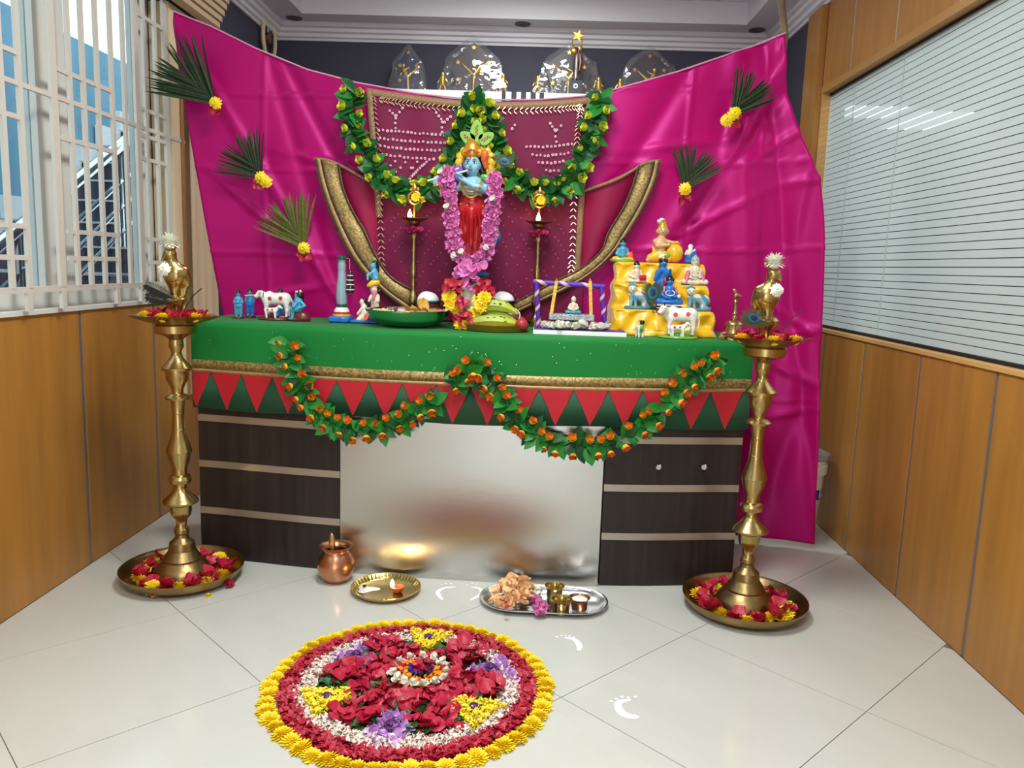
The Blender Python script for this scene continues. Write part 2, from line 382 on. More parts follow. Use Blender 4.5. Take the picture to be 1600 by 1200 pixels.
for k in range(7):
    B().box((0, 0, k * .028), (.055 + .012 * k, .74, k * .028 + .024)).obj('slat', M('pelmet_beige', (198, 172, 142), .6) if k == 0 else MATS['pelmet_beige'], pel, smooth=0)
fan = thing('wall_fan', 'small round wall fan with pale rim high in the dark left corner', 'fan', (XL, 4.99, 2.43), 0)
B().tube([(.03, .11 * math.cos(a), .075 + .12 * math.sin(a)) for a in [2 * PI * k / 24 for k in range(24)]], .012, 8, closed=True).obj('rim', m_cream, fan)
B().tube([(0, 0, .075), (.035, 0, .075)], .03, 12).obj('hub', M('fan_hub', (110, 84, 64), .5), fan)
for k in range(4):
    a = k * PI / 2 + .4
    B().add([(.025, .02 * math.cos(a + 1.5), .075 + .02 * math.sin(a + 1.5)), (.03, .1 * math.cos(a), .075 + .1 * math.sin(a)), (.02, .09 * math.cos(a + .6), .075 + .09 * math.sin(a + .6)), (.022, .02 * math.cos(a), .075 + .02 * math.sin(a))], [(0, 1, 2, 3)]).obj('blade', m_dark, fan)
# window frames, panes
w1 = sroot('window_1'); XW = XL - .07
def fr(y0, y1, z0, z1, name='frame', d=.05, m=None, x=XW): return B().box((x - d / 2, y0, z0), (x + d / 2, y1, z1)).obj(name, m or m_creamw, w1, smooth=0)
ZB, ZT = 1.06, 2.48
yw = lambda px: PX(px, 225, XW).y
fr(.2, 3.78, 1.0, ZB); fr(.2, 3.78, ZT, 2.5)
fr(yw(49), yw(70.5), ZB, ZT); fr(yw(70.5), yw(75.5), ZB, ZT, 'gasket', .052, m_rub); fr(yw(75.5), yw(97), ZB, ZT); fr(yw(211), yw(220.5), ZB, ZT); fr(1.5, 1.6, ZB, ZT); fr(.2, .28, ZB, ZT)
for y0, y1 in ((.28, 1.5), (1.6, yw(49)), (yw(97), yw(211))): B().box((XW - .004, y0, ZB), (XW + .002, y1, ZT)).obj('pane', m_glass, w1, smooth=0)
fr(yw(222), yw(234), ZB, ZT, 'frame', .012); fr(yw(234), yw(244), ZB, ZT, 'dark_gap', .01, M('gap_grey', (112, 106, 106), .6)); fr(yw(244), yw(251), ZB, ZT, 'frame', .012); fr(yw(251), 3.9, ZB, ZT, 'dark_gap', .01, m_blk)  # panels coloured grey and black stand in for dark gaps between frames
# security grille in front of it
gr = thing('window_grille', 'cream painted metal security grille across the left window', 'grille', (XL + .03, 0, 0))
def vb(y, w=.018, z0=1.076, z1=2.47): B().box((-.006, y - w / 2, z0), (.006, y + w / 2, z1)).obj('bar', m_bar, gr, smooth=0)
def hb(y0, y1, z, h=.016): B().box((-.008, y0, z - h / 2), (.004, y1, z + h / 2)).obj('rail', m_bar, gr, smooth=0)
yv = lambda px, py=250: PX(px, py, XL + .03).y
for px in (8, 36, 114, 135, 157, 179, 198): vb(yv(px), .02)
for px in (88, 217, 262): vb(yv(px), .036)
for px in (230, 247): vb(yv(px), .02)
for yy in (1.2, 1.4, 1.6, 1.8, 2.0, 2.2): vb(yy, .02)
zz = lambda px, py: PX(px, py, XL + .03).z
Zm = zz(160, 177)
hb(.2, 3.78, Zm); hb(.2, 3.78, 1.07, .02)
for py in (116, 219): hb(yv(88), yv(179), zz(110, py))
for py in (364, 404): hb(yv(100), yv(182), zz(140, py))
for py in (79, 180, 352, 402): hb(1.2, yv(38), zz(18, py))
for py in (35, 175, 215, 250, 372, 408): hb(yv(217), yv(262), zz(240, py + 2))
for px in (45, 99, 184, 222): B().box((-.008, yv(px, 460) - .012, 1.0), (.006, yv(px, 460) + .012, 1.07)).obj('foot', m_bar, gr, smooth=0)
# outside the window
struct(B().box((-3.55, -2, -.1), (-3.45, 12, 2.75)).obj('wall_outer', m_blue, smooth=0))
struct(B().box((-3.55, -2, -.12), (XL - .1, 12, -.02)).obj('ground', M('outer_paving', (120, 122, 124), .7), smooth=0))
st = thing('staircase', 'outdoor staircase with dark steps and white saw-tooth skirting beyond the window', 'staircase', (-3.44, 2.78, -.02))
n = 16
for k in range(n):
    B().box((0, k * .29, 0), (1.0, k * .29 + .29, .157 * (k + 1) - .012)).obj('step', m_step, st, smooth=0)
    B().box((0, k * .29 - .012, .157 * (k + 1) - .012), (1.0, k * .29 + .29, .157 * (k + 1))).obj('nosing', M('white_nosing', (190, 192, 196), .4) if k == 0 else MATS['white_nosing'], st, smooth=0)
    B().box((.0, k * .29 - .02, .157 * (k + 1)), (.05, k * .29 + .27, .157 * (k + 1) + .15)).obj('skirting', m_white, st, smooth=0)
hr = thing('stair_railing', 'tubular stainless steel railing climbing beside the outdoor steps', 'railing', (-2.42, 2.2, -.02))
sl = .157 / .29
a = PX(105, 295, -2.42); z0 = a.z + .02 - sl * (a.y - 2.2)
B().tube([(0, 0, z0), (0, 5, z0 + 5 * sl)], .032, 12).obj('handrail', m_steelp, hr)
for dz in (.20, .34, .48): B().tube([(0, 0, z0 - dz), (0, 5, z0 - dz + 5 * sl)], .014, 8).obj('rod', m_steelp, hr)
for k in range(5):
    y = .55 + k * .93
    for d in (0, .05): B().tube([(0, y + d, max(sl * y - .05, 0)), (0, y + d, z0 + sl * y)], .016, 8).obj('post', m_steelp, hr)
tag(B().box((-2.3, 5.3, -.02), (-1.95, 5.6, 1.28)).obj('low_wall', m_white, smooth=0), 'low white wall beside the foot of the outdoor railing', 'wall')
# ---- right wall: panelling, frosted window
wr = B(); X1 = XR + .12
wr.box((XR + .02, YF, 0), (X1, 4.26, .93)); wr.box((XR + .02, YF, 2.12), (X1, 4.26, 3)); wr.box((XR + .001, 4.26, 0), (X1, YB, 3))
wr = struct(wr.obj('wall_right', m_dark, smooth=0))
ys = [2.93 - .485 * k for k in range(10, 0, -1)] + [2.93, 3.43, 3.90, 4.26]
for a, c in zip(ys[:-1], ys[1:]):
    for z0, z1 in ((.002, .932), (2.15, 2.552)):
        B().box((XR, max(a, YF) + .010, z0), (XR + .02, c - .010, z1)).obj('wood_panel', m_wood, wr, smooth=0)
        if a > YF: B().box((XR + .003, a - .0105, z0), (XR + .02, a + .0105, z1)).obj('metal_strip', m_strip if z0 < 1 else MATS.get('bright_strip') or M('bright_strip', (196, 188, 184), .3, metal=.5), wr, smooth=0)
B().box((XR - .008, YF, .932), (XR + .05, 4.26, .946)).obj('sill', m_woodp, wr, smooth=0)
B().box((XR, YF, 2.118), (XR + .05, 4.26, 2.15)).obj('head_rail', M('honey_rail', (176, 128, 66), .4), wr, smooth=0)
B().box((XR - .03, 4.262, 0), (XR + .05, 4.47, 2.55)).obj('post', m_wood, wr, smooth=0)
B().box((XR + .002, 4.248, .946), (XR + .05, 4.262, 2.118)).obj('reveal', m_woodp, wr, smooth=0)
w2 = sroot('window_2'); XG = XR + .045
B().box((XG, YF, .946), (XG + .006, 4.26, 2.118)).obj('pane', m_glass, w2, smooth=0)
B().box((XG - .006, YF, .946), (XG, 4.26, .958)).obj('gasket', m_rub, w2, smooth=0); B().box((XG - .006, YF, 2.108), (XG, 4.26, 2.118)).obj('gasket', m_rub, w2, smooth=0)
me = B().box((XG - .0012, YF, 0), (XG - .0004, 4.255, .0258)).mesh('film_strip', m_film, 0)
k = 0; z = .960
while z < 2.105: link('film_strip', me, w2, (0, 0, z)); z += .0289
for y in (3.93, 3.42, 2.35): B().box((XG - .002, y - .004, .96), (XG - .0014, y + .004, 2.1)).obj('film_seam', m_film, w2, smooth=0)
# the room seen dimly through the frosted glass
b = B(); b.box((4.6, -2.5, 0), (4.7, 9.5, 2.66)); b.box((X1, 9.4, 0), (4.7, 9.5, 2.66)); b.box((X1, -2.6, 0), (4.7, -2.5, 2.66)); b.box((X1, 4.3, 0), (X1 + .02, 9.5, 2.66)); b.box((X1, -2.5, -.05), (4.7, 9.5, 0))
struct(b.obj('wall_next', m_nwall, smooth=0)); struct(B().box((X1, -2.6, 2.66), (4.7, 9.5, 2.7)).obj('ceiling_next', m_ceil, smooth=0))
for i, (x0, y0, x1, y1) in enumerate(((2.45, 7.05, 3.17, 7.6), (3.22, 7.2, 3.75, 8.12))):
    t = thing('panel_lamp', ['lit rectangular ceiling lamp glimpsed through frosted glass, the left of two', 'lit squarish ceiling lamp glimpsed through frosted glass, the right of two'][i], 'light', ((x0 + x1) / 2, (y0 + y1) / 2, 2.66))
    B().box((-(x1 - x0) / 2, -(y1 - y0) / 2, -.02), ((x1 - x0) / 2, (y1 - y0) / 2, 0)).obj('frame', m_white, t, smooth=0)
    B().box((-(x1 - x0) / 2 + .02, -(y1 - y0) / 2 + .02, -.023), ((x1 - x0) / 2 - .02, (y1 - y0) / 2 - .02, -.02)).obj('diffuser', MATS.get('next_lit') or M('next_lit', (255, 255, 255), .5, emit=((250, 252, 255), 3.2)), t, smooth=0)
# ------------------------------------------------------------------ desk, cloths, garlands
m_wenge = M('dark_wenge', (40, 31, 28), 0.42, noise=(3, 0.35), stretch=(14, 14, .6), spec=.35)
m_alu = M('aluminium_strip', (176, 168, 156), 0.34, metal=0.85)
m_sheet = M('brushed_steel_sheet', (196, 195, 190), 0.27, metal=1.0, aniso=0.85, bump=(90, .03), stretch=(.15, .15, 6))
m_green = M('green_cloth', (8, 116, 44), 0.66, spec=.3, sheen=.1, noise=(2, .08))
m_dgreen = M('dark_green_cloth', (18, 72, 42), 0.7)
m_redt = M('red_applique', (178, 12, 30), 0.65)
m_gold = M('gold_brocade', (178, 150, 86), 0.42, metal=.4, noise=(110, .6), two=(92, 72, 38), bump=(140, .18))
m_goldlite = M('gold_band', (168, 132, 84), 0.5, metal=.3, noise=(60, .2))
m_sequin = M('sequin', (250, 226, 190), 0.2, metal=.8)
m_pink = M('magenta_satin', (168, 8, 94), 0.38, spec=.75, noise=(1.3, .1))
MATS['magenta_satin'].node_tree.nodes['Principled BSDF'].inputs['Specular Tint'].default_value = S(255, 120, 215)
m_mar = M('maroon_chiffon', (112, 8, 58), 0.6, spec=.3, noise=(3, .1))
m_wing = M('maroon_drape', (138, 8, 62), 0.55, spec=.3)
m_line = M('dark_stripe', (52, 32, 30), 0.6)
m_brown = M('brown_braid', (142, 108, 74), 0.55, noise=(120, .25))
m_ring = M('tie_dye_white', (228, 196, 208), 0.7)
m_dot = M('tie_dye_pale', (168, 78, 122), 0.7)
m_leaf = M('fabric_leaf', (30, 118, 36), 0.48, noise=(30, .3), spec=.35)
m_leafd = M('fabric_leaf_dark', (20, 78, 32), 0.5, noise=(30, .3), spec=.3)
m_yel = M('yellow_bud', (208, 216, 58), 0.5, noise=(40, .15))
m_bud = M('orange_bud', (230, 120, 30), 0.5, attr='Col')
m_stem = M('green_wire', (30, 92, 36), 0.5)
m_frond = M('palm_frond', (38, 54, 26), 0.55, noise=(25, .35), spec=.3)
m_chrys = M('chrysanthemum_yellow', (246, 212, 22), 0.55, noise=(40, .1), sss=.1)
m_redp = M('red_petal', (176, 20, 50), 0.5, noise=(30, .2), sss=.08)
m_rosep = M('crimson_petal', (184, 26, 60), 0.45, noise=(22, .16), sss=.1)
FX = np.array([-1.32, -1.05, -.72, -.2, .3, .55, .82]); FY = np.array([3.035, 2.985, 2.935, 2.905, 2.903, 2.93, 2.978])
def yf(x):
    k = np.array([np.interp(x + d, FX, FY) for d in (-.12, -.06, 0, .06, .12)]); return float(k.mean())
desk = thing('reception_desk', 'wide bowed dark wood desk with grey metal strips and a steel front', 'desk', (0, 0, 0))
def cslab(x0, x1, z0, z1, off, th, n=10):
    b = B(); v = []; f = []
    for i in range(n + 1):
        x = x0 + (x1 - x0) * i / n; y = yf(x) + off
        v += [(x, y, z0), (x, y, z1), (x, y + th, z1), (x, y + th, z0)]
    for i in range(n):
        a = i * 4; f += [(a, a + 4, a + 5, a + 1), (a + 1, a + 5, a + 6, a + 2), (a + 2, a + 6, a + 7, a + 3), (a + 3, a + 7, a + 4, a)]
    f += [(0, 1, 2, 3), (n * 4 + 3, n * 4 + 2, n * 4 + 1, n * 4)]
    return b.add(v, f)
cslab(-1.30, .80, 0.0, .925, .02, .34).obj('carcass', m_wenge, desk, smooth=30)
cslab(-1.31, .81, .925, .948, -.004, .38).obj('desk_top', m_wenge, desk, smooth=30)
for x0, x1 in ((-1.305, -.722), (.285, .805)):
    for k, (z0, z1) in enumerate(((.004, .184), (.212, .374), (.402, .559), (.587, .923))):
        d = cslab(x0, x1, z0, z1, 0, .02).obj('drawer_front' if k < 3 else 'fascia_panel', m_wenge, desk, smooth=30)
        if k == 2 and x0 > 0:
            for px in (1028, 1101):
                p = PY(px, 729, 2.91)
                kb = B().lathe([(.006, 0), (.006, .014), (.0105, .016), (.0115, .03), (.009, .033), (0, .033)], 14).obj('knob', m_steelp, d, (p.x, yf(p.x), .478), (rad(90), 0, 0))
    for z in (.184, .374, .559): cslab(x0, x1, z + .0005, z + .0275, -.004, .02).obj('metal_strip', m_alu, desk, smooth=30)
cslab(-.718, .278, .0, .80, -.012, .012, 14).obj('steel_panel', m_sheet, desk, smooth=30)
# ---- green tablecloth
tc = thing('tablecloth', 'green cloth over the desk with gold border and red triangles along its hem', 'tablecloth')
ZTOP = .952; zg1 = lambda x: .803 + .012 * max(0, x) ; zg0 = lambda x: zg1(x) - .047; zh = lambda x: zg0(x) - .140 + .006 * math.sin(x * 7)
wv = lambda x, z: .004 * math.sin(x * 11 + z * 5) * min(1, (ZTOP - z) / .15)
b = B(); nx = 90
rows = [('t', 3.415), ('t', 3.25), ('t', 3.1), ('e', .03), ('e', .012), ('f', .945), ('f', .93), ('f', .9), ('f', .86), ('f', .82), ('g', 0)]
def cpt(i, j):
    x = -1.318 + 2.136 * i / nx; k, val = rows[j]; y = yf(x) - .018
    if k == 't': return (x, val, ZTOP)
    if k == 'e': return (x, y + val, ZTOP)
    z = val if k == 'f' else zg1(x)
    return (x, y + (.003 if val == .945 else 0) + wv(x, z), z if val != .945 else .9495)
v = [cpt(i, j) for j in range(len(rows)) for i in range(nx + 1)]
b.add(v, [(j * (nx + 1) + i, (j + 1) * (nx + 1) + i, (j + 1) * (nx + 1) + i + 1, j * (nx + 1) + i + 1) for j in range(len(rows) - 1) for i in range(nx)])
for xe in (-1.318, .818):
    b.add([(xe, yf(xe) - .018, ZTOP), (xe, 3.415, ZTOP), (xe, 3.415, .66), (xe, yf(xe) - .018, .66)], [(0, 1, 2, 3)])
b.obj('green_cloth', m_green, tc, smooth=180)
def strip(f0, f1, off, th=.0012, n=90, x0=-1.318, x1=.818):
    v = []; f = []
    for i in range(n + 1):
        x = x0 + (x1 - x0) * i / n
        for z, d in ((f0(x), off), (f1(x), off), (f1(x), off + th), (f0(x), off + th)): v.append((x, yf(x) - .018 + wv(x, z) + d, z))
    for i in range(n):
        a = i * 4; f += [(a, a + 4, a + 5, a + 1), (a + 1, a + 5, a + 6, a + 2), (a + 2, a + 6, a + 7, a + 3), (a + 3, a + 7, a + 4, a)]
    return B().add(v, f)
strip(lambda x: zg0(x) + .011, lambda x: zg1(x) + .001, -.002).obj('gold_border', m_gold, tc, smooth=180)
strip(lambda x: zg0(x) - .001, lambda x: zg0(x) + .0115, -.0022).obj('gold_piping', m_goldlite, tc, smooth=180)
strip(zh, lambda x: zg0(x), 0).obj('hem_band', m_dgreen, tc, smooth=180)
xb = PY(736, 600, 2.9).x; pt = .1268
for k in range(-9, 10):
    xa = xb + k * pt
    if xa < -1.40 or xa + pt > .84: continue
    b = B(); v = []; f = []
    for r in range(6):
        t = r / 5; xm = xa + pt / 2 + random.uniform(-.002, .002); w = (pt / 2 - .002) * (1 - t) + .001
        for s in (-1, 0, 1):
            x = min(max(xm + s * w, -1.316), .816); z = zg0(x) - t * (zg0(x) - zh(x) - .004); v.append((x, yf(x) - .018 + wv(x, z) - .0022, z))
    for r in range(5): f += [(r * 3 + s, (r + 1) * 3 + s, (r + 1) * 3 + s + 1, r * 3 + s + 1) for s in (0, 1)]
    b.add(v, f).obj('red_triangle', m_redt, tc, smooth=0)
b = B()
for k in range(70):
    x = random.uniform(-1.28, .8); z = random.uniform(.81, .94); y = yf(x) - .0205 + wv(x, z); r = .0014
    b.add([(x - r, y, z), (x, y, z - r), (x + r, y, z), (x, y, z + r)], [(0, 1, 2, 3)])
stuff(b.obj('sequins', m_sequin, tc, smooth=0))
# ---- pink satin backdrop
YC = 3.475
TOP = [(270, 18), (300, 30), (330, 42), (400, 77), (480, 110), (560, 132), (650, 148), (740, 157), (840, 157), (925, 151), (1000, 131), (1060, 112), (1130, 88), (1180, 70), (1226, 54)]
tp = [PY(x, y, YC) for x, y in TOP]; TX = np.array([p.x for p in tp]); TZ = np.array([p.z for p in tp])
lf = [PY(x, y, YC) for x, y in ((270, 18), (290, 150), (318, 330), (345, 480), (352, 520))]
rt = [PY(x, y, YC) for x, y in ((1226, 54), (1248, 150), (1284, 280), (1280, 420), (1273, 600), (1264, 850))]
LZ = np.array([p.z for p in lf][::-1]); LX = np.array([p.x for p in lf][::-1]); RZ = np.array([p.z for p in rt][::-1]); RX = np.array([p.x for p in rt][::-1])
def ridge(d, w): return max(0.0, 1 - abs(d) / w)
def cloth_y(x, z):
    y = .010 * math.sin(x * 5.3 + z * 1.2 + .6) + .006 * math.sin(x * 11 - z * 3.1) + .004 * math.sin(z * 6 + x * 2)
    for a, bb, c, am, w in ((1, .35, .47, .014, .05), (1, -.55, -.52, .012, .05), (1, .42, 1.92, -.012, .06), (1, -.25, .33, .012, .05), (1, -.6, -.25, -.011, .05), (1, .12, 1.06, -.014, .05), (1, .45, .35, -.01, .07), (1, -.28, 1.0, .012, .05), (1, .55, .02, .010, .03), (1, .62, -.22, -.010, .028), (1, .3, -.55, .008, .03), (1, -.45, .05, -.009, .03), (1, -.7, -.35, .010, .035), (1, .18, 1.3, .010, .03), (1, -.12, .92, -.008, .03)): 
        y += 1.5 * am * math.exp(-((x + bb * z - c) / w) ** 2)
    for c in (-1.17, -.8, .63, .95): y += -.008 * ridge(x - c - .02 * math.sin(z * 3), .012)
    for c in (.62, 1.27, 1.63, 1.94): y += -.008 * ridge(z - c - .045 * x - .012 * math.sin(x * 4 + c), .011)
    for cx, cz, an, ln in ((.72, 1.42, .5, .22), (1.1, 1.02, -.6, .16), (1.12, .95, .3, .14), (-1.25, 1.42, -.7, .2), (1.05, 1.78, .6, .18), (.6, 1.73, .15, .2), (-1.1, 1.05, .2, .15), (1.1, .6, .25, .15), (1.15, 1.6, .2, .12), (1.08, .8, -.4, .18), (-.95, 1.62, -.2, .16)):
        u = (x - cx) * math.cos(an) + (z - cz) * math.sin(an); w = -(x - cx) * math.sin(an) + (z - cz) * math.cos(an)
        y += -.013 * math.exp(-(w / .016) ** 2) * math.exp(-(u / ln) ** 2)
    y -= .10 * max(0, (x - .98) / .3) ** 1.4
    return y * 1.0
def bpt(u, v):
    xt = TX[0] + (TX[-1] - TX[0]) * u; zt = float(np.interp(xt, TX, TZ)); z = .025 + (zt - .025) * v
    z += (.055 * (1 - u) ** .5 * 0 + .012 * math.sin(u * 9)) * (1 - v)
    xl = float(np.interp(z, LZ, LX)); xr = float(np.interp(z, RZ, RX))
    w = max(0, (v - .6) / .4) ** 2
    x = (xl + (xr - xl) * u) * (1 - w) + xt * w
    return (x, YC + cloth_y(x, z), z)
bd = B().grid(bpt, 230, 170).obj('backdrop_cloth', m_pink, smooth=180)
tag(bd, 'large magenta satin sheet hung as a backdrop behind the desk', 'cloth')
md = bd.modifiers.new('thick', 'SOLIDIFY'); md.thickness = .0025; md.offset = 1
# hanging pole at the right and cord at the top hem
p0 = PY(1227, 58, 3.48); p1 = PY(1217, -30, 3.44)
tag(B().tube([p0 + Vector((0, .01, -.05)), p0, p1], [.012, .013, .016], 10).obj('bamboo_pole', M('bamboo', (112, 92, 70), .6, noise=(20, .3))), 'brown bamboo pole holding up the right corner of the pink sheet', 'pole')
tag(B().tube([Vector((float(x), YC + cloth_y(float(x), float(z)) - .002, float(z) + .003)) for x, z in zip(TX, TZ)], .0035, 6).obj('hanging_cord', M('cord', (206, 150, 180), .7)), 'thin pale cord along the top edge of the pink sheet', 'cord')
# ---- maroon drape in the centre
sr = thing('maroon_drape', 'maroon tie-dyed shawl with gold borders draped over the centre of the pink sheet', 'shawl')
YM = 3.432
def mpt(u, v):
    xt = 572 + (926 - 572) * u; xb_ = 592 + (908 - 592) * u
    yt = float(np.interp(xt, [572, 650, 740, 840, 926], [137, 150, 158, 158, 151])); px = xt + (xb_ - xt) * (1 - v); py = yt + (500 - yt) * (1 - v)
    p = PY(px, py, YM); return (p.x, YM + .006 * math.sin(u * 30 + v * 3) * (1 - v * .6), p.z)
B().grid(mpt, 60, 40).obj('chiffon', m_mar, sr, smooth=180)
def ribbon(name, o, i, Y, mat, a=0.0, bq=1.0, n=36, par=sr, wob=.0):
    O = spline([PY(x, y, Y) for x, y in o], n); I = spline([PY(x, y, Y) for x, y in i], n); v = []
    for k in range(n + 1):
        w = wob * math.sin(k * .55)
        p, q_ = O[k].lerp(I[k], a), O[k].lerp(I[k], bq)
        for t in (0, .5, 1): r = p.lerp(q_, t); v += [(r.x, r.y + w, r.z)]
    f = [(k * 3 + s, k * 3 + s + 1, k * 3 + s + 4, k * 3 + s + 3) for k in range(n) for s in (0, 1)]
    o_ = B().add(v, f).obj(name, mat, par, smooth=180); m_ = o_.modifiers.new('t', 'SOLIDIFY'); m_.thickness = .0015; return o_
lo = [(490, 246), (497, 275), (512, 325), (535, 378), (562, 420), (600, 458), (645, 492)]; li = [(531, 257), (537, 292), (553, 330), (572, 362), (588, 398), (612, 432), (652, 455)]
ro = [(1033, 249), (1026, 280), (1006, 325), (984, 362), (957, 398), (925, 428), (880, 455), (800, 492)]; ri = [(996, 259), (989, 285), (974, 322), (950, 362), (938, 392), (905, 420), (868, 438), (800, 474)]
for o_, i_, top in ((lo, li, [(490, 246), (512, 248), (532, 256), (556, 269), (586, 287)]), (ro, ri, [(1033, 249), (1008, 252), (988, 264), (960, 279), (912, 296)])):
    ribbon('brocade_border', o_, i_, 3.412, m_gold, wob=.003)
    ribbon('dark_line', o_, i_, 3.408, m_line, .03, .07, wob=.003); ribbon('dark_line', o_, i_, 3.407, m_line, .27, .34, wob=.003); ribbon('dark_line', o_, i_, 3.408, m_line, .9, .97, wob=.003)
    ribbon('plain_band', o_, i_, 3.4075, m_goldlite, .09, .25, wob=.003)
    ribbon('gold_edge', top, [(x, y + 5) for x, y in top], 3.411, m_brown)
    edge = [(586, 290), (588, 330), (591, 370), (594, 410), (596, 440), (600, 458), (650, 470)] if o_ is lo else [(912, 300), (910, 330), (908, 360), (906, 390), (905, 410), (900, 425), (868, 440), (800, 478)]
    edge = edge[:len(i_)]
    ribbon('drape_wing', i_, edge, 3.424, m_wing)
def band(name, pts, hgt, Y, mat, vert=False):
    return ribbon(name, pts, [(x + (hgt if vert else 0), y + (0 if vert else hgt)) for x, y in pts], Y, mat)
topl = [(572, 137), (650, 149), (740, 158), (840, 158), (926, 151)]
band('top_braid', topl, 11, 3.424, m_brown)
band('side_braid', [(572, 140), (577, 200), (582, 260), (585, 300), (588, 340)], 9, 3.4235, m_brown, True)
band('side_braid', [(917, 152), (914, 200), (909, 260), (905, 300), (900, 380), (896, 440)], 9, 3.4235, m_brown, True)
b = B()
for s in (-1, 1): b.prism([(0, 0), (.0135, s * .010), (.0165, s * .017), (.003, s * .007)][::s], .004)
che = b.mesh('chevron', m_sequin, 0)
m_sequin2 = MATS['sequin']
def chev(pts, n, ang, dx=0, dy=0):
    for p in spline([PY(x + dx, y + dy, 3.419) for x, y in pts], n):
        link('chevron', che, sr, mat=Matrix.Translation(p) @ Matrix.Rotation(ang + random.uniform(-.15, .15), 4, 'Y') @ Matrix.Scale(random.uniform(.75, 1.05), 4))
chev([(592, 146), (650, 155), (740, 163), (840, 163), (905, 158)], 46, 0, 0, 9)
chev([(583, 150), (587, 200), (592, 260), (594, 330), (596, 400), (597, 450)], 36, PI / 2, 0, 0)
chev([(908, 166), (903, 205), (898, 260), (896, 330), (894, 400), (890, 440)], 34, PI / 2, 0, 0)
# tie-dye rings: counted rows of little rings, then faint dots
b = B()
def ring(px, py, r=.0075, w=.4):
    p = PY(px + random.uniform(-.7, .7), py + random.uniform(-.7, .7), 3.4215); n = 7; a0 = random.uniform(0, 1); v = []
    for k in range(n):
        a = a0 + 2 * PI * k / n
        v += [(p.x + r * math.cos(a), p.y, p.z + r * math.sin(a)), (p.x + r * w * math.cos(a), p.y - .001, p.z + r * w * math.sin(a))]
    b.add(v, [(2 * k, 2 * k + 1, (2 * k + 3) % (2 * n), (2 * k + 2) % (2 * n)) for k in range(n)])
def row(x0, y0, x1, y1, n, bow=0):
    for k in range(n): t = k / (n - 1); ring(x0 + (x1 - x0) * t, y0 + (y1 - y0) * t + bow * math.sin(t * PI), random.uniform(.0048, .0062))
row(592, 203, 700, 212, 18, 0); row(593, 216, 702, 224, 17, 1); row(594, 228, 693, 235, 16, 2); row(597, 241, 678, 249, 13, 1); row(666, 253, 630, 289, 12)
row(618, 200, 618, 185, 3); row(617, 181, 609, 173, 3); row(620, 180, 629, 169, 3); row(691, 207, 691, 190, 3); row(690, 186, 682, 176, 3); row(695, 191, 704, 183, 3)
row(822, 229, 894, 225, 12, 2); row(832, 242, 888, 239, 10, 2); row(842, 253, 880, 252, 7, 2); row(853, 266, 873, 266, 4, 1); row(869, 222, 868, 205, 3); row(867, 202, 860, 193, 3); row(870, 203, 876, 196, 2); row(801, 201, 805, 195, 2)
for px, py in ((610, 258), (626, 262), (642, 262), (652, 253), (618, 268), (634, 253), (645, 262), (630, 279), (618, 252), (623, 287)): ring(px, py, .005)
stuff(b.obj('tie_dye_ring', m_ring, sr, smooth=0))
b = B()
for k in range(10):
    for t in range(16):
        if random.random() < .75: ring(600 + k * 9 + t * 5.5, 318 + k * 17 - t * 6 + 40, .0032, .1); ring(890 - k * 9 - t * 4.5, 318 + k * 13 - t * 7 + 60, .0032, .1)
stuff(b.obj('tie_dye_dot', m_dot, sr, smooth=0))
# ------------------------------------------------------------------ leaves, buds, flowers: shared meshes
def leaf_mesh(name, mat, wide=.5, curl=.25, fold=.12):
    b = B(); v = []; n = 5
    for i in range(n + 1):
        t = i / n; w = wide * .5 * math.sin(PI * min(1, t * .92 + .06) ** .8) ** .9 if i < n else 0.0
        for s in (-1, 0, 1): v.append((s * w, t, -curl * t * t + (abs(s) * fold * w * 2)))
    b.add(v, [(r * 3 + s, r * 3 + s + 1, r * 3 + s + 4, r * 3 + s + 3) for r in range(n) for s in (0, 1)])
    return b.mesh(name, mat, 180)
LEAF = [leaf_mesh('leaf', m_leaf, .62, .3, .15), leaf_mesh('leaf', m_leaf, .7, .15, .2), leaf_mesh('leaf', m_leafd, .6, .4, .12)]
LEAFD = [leaf_mesh('leaf', m_leafd, .7, .3, .15), leaf_mesh('leaf', m_leafd, .75, .1, .2), leaf_mesh('leaf', m_leaf, .65, .4, .1)]
def colored(me, cols):
    a = me.color_attributes.new('Col', 'FLOAT_COLOR', 'POINT'); a.data.foreach_set('color', np.array(cols, 'f').ravel()); return me
def bud_mesh(name, mat, tip=None, base=None, lob=5):
    b = B(); cols = []; seg = 20
    for layer, (R, hh, ph) in enumerate(((1.0, 1.25, 0), (.72, 1.4, .6), (.4, 1.45, .2))):
        prof = [(0.08, 0), (.6, .12), (.95, .5), (1.0, .9), (1.1, 1.0)]
        v = []
        for i in range(seg):
            a = 2 * PI * i / seg; m_ = 1 + .10 * math.cos(lob * a + ph)
            for r, z in prof:
                v.append((R * r * (1 + (m_ - 1) * z) * math.cos(a), R * r * (1 + (m_ - 1) * z) * math.sin(a), hh * z * (1 + .10 * (m_ - 1) * 10 * (z > .8) * .6)))
                cols.append(tuple(np.array(base) * (1 - z ** 2) + np.array(tip) * z ** 2) if tip is not None else (1, 1, 1, 1))
        n = len(prof); f = []
        for i in range(seg): j = (i + 1) % seg; f += [(i * n + k, j * n + k, j * n + k + 1, i * n + k + 1) for k in range(n - 1)]
        b.add(v, f)
    me = b.mesh(name, mat, 180)
    return colored(me, cols)
BUD_O = bud_mesh('rosebud', m_bud, S(222, 62, 24), S(250, 214, 60)); BUD_Y = bud_mesh('yellow_bud', m_yel, S(200, 210, 60), S(190, 200, 60), 5)
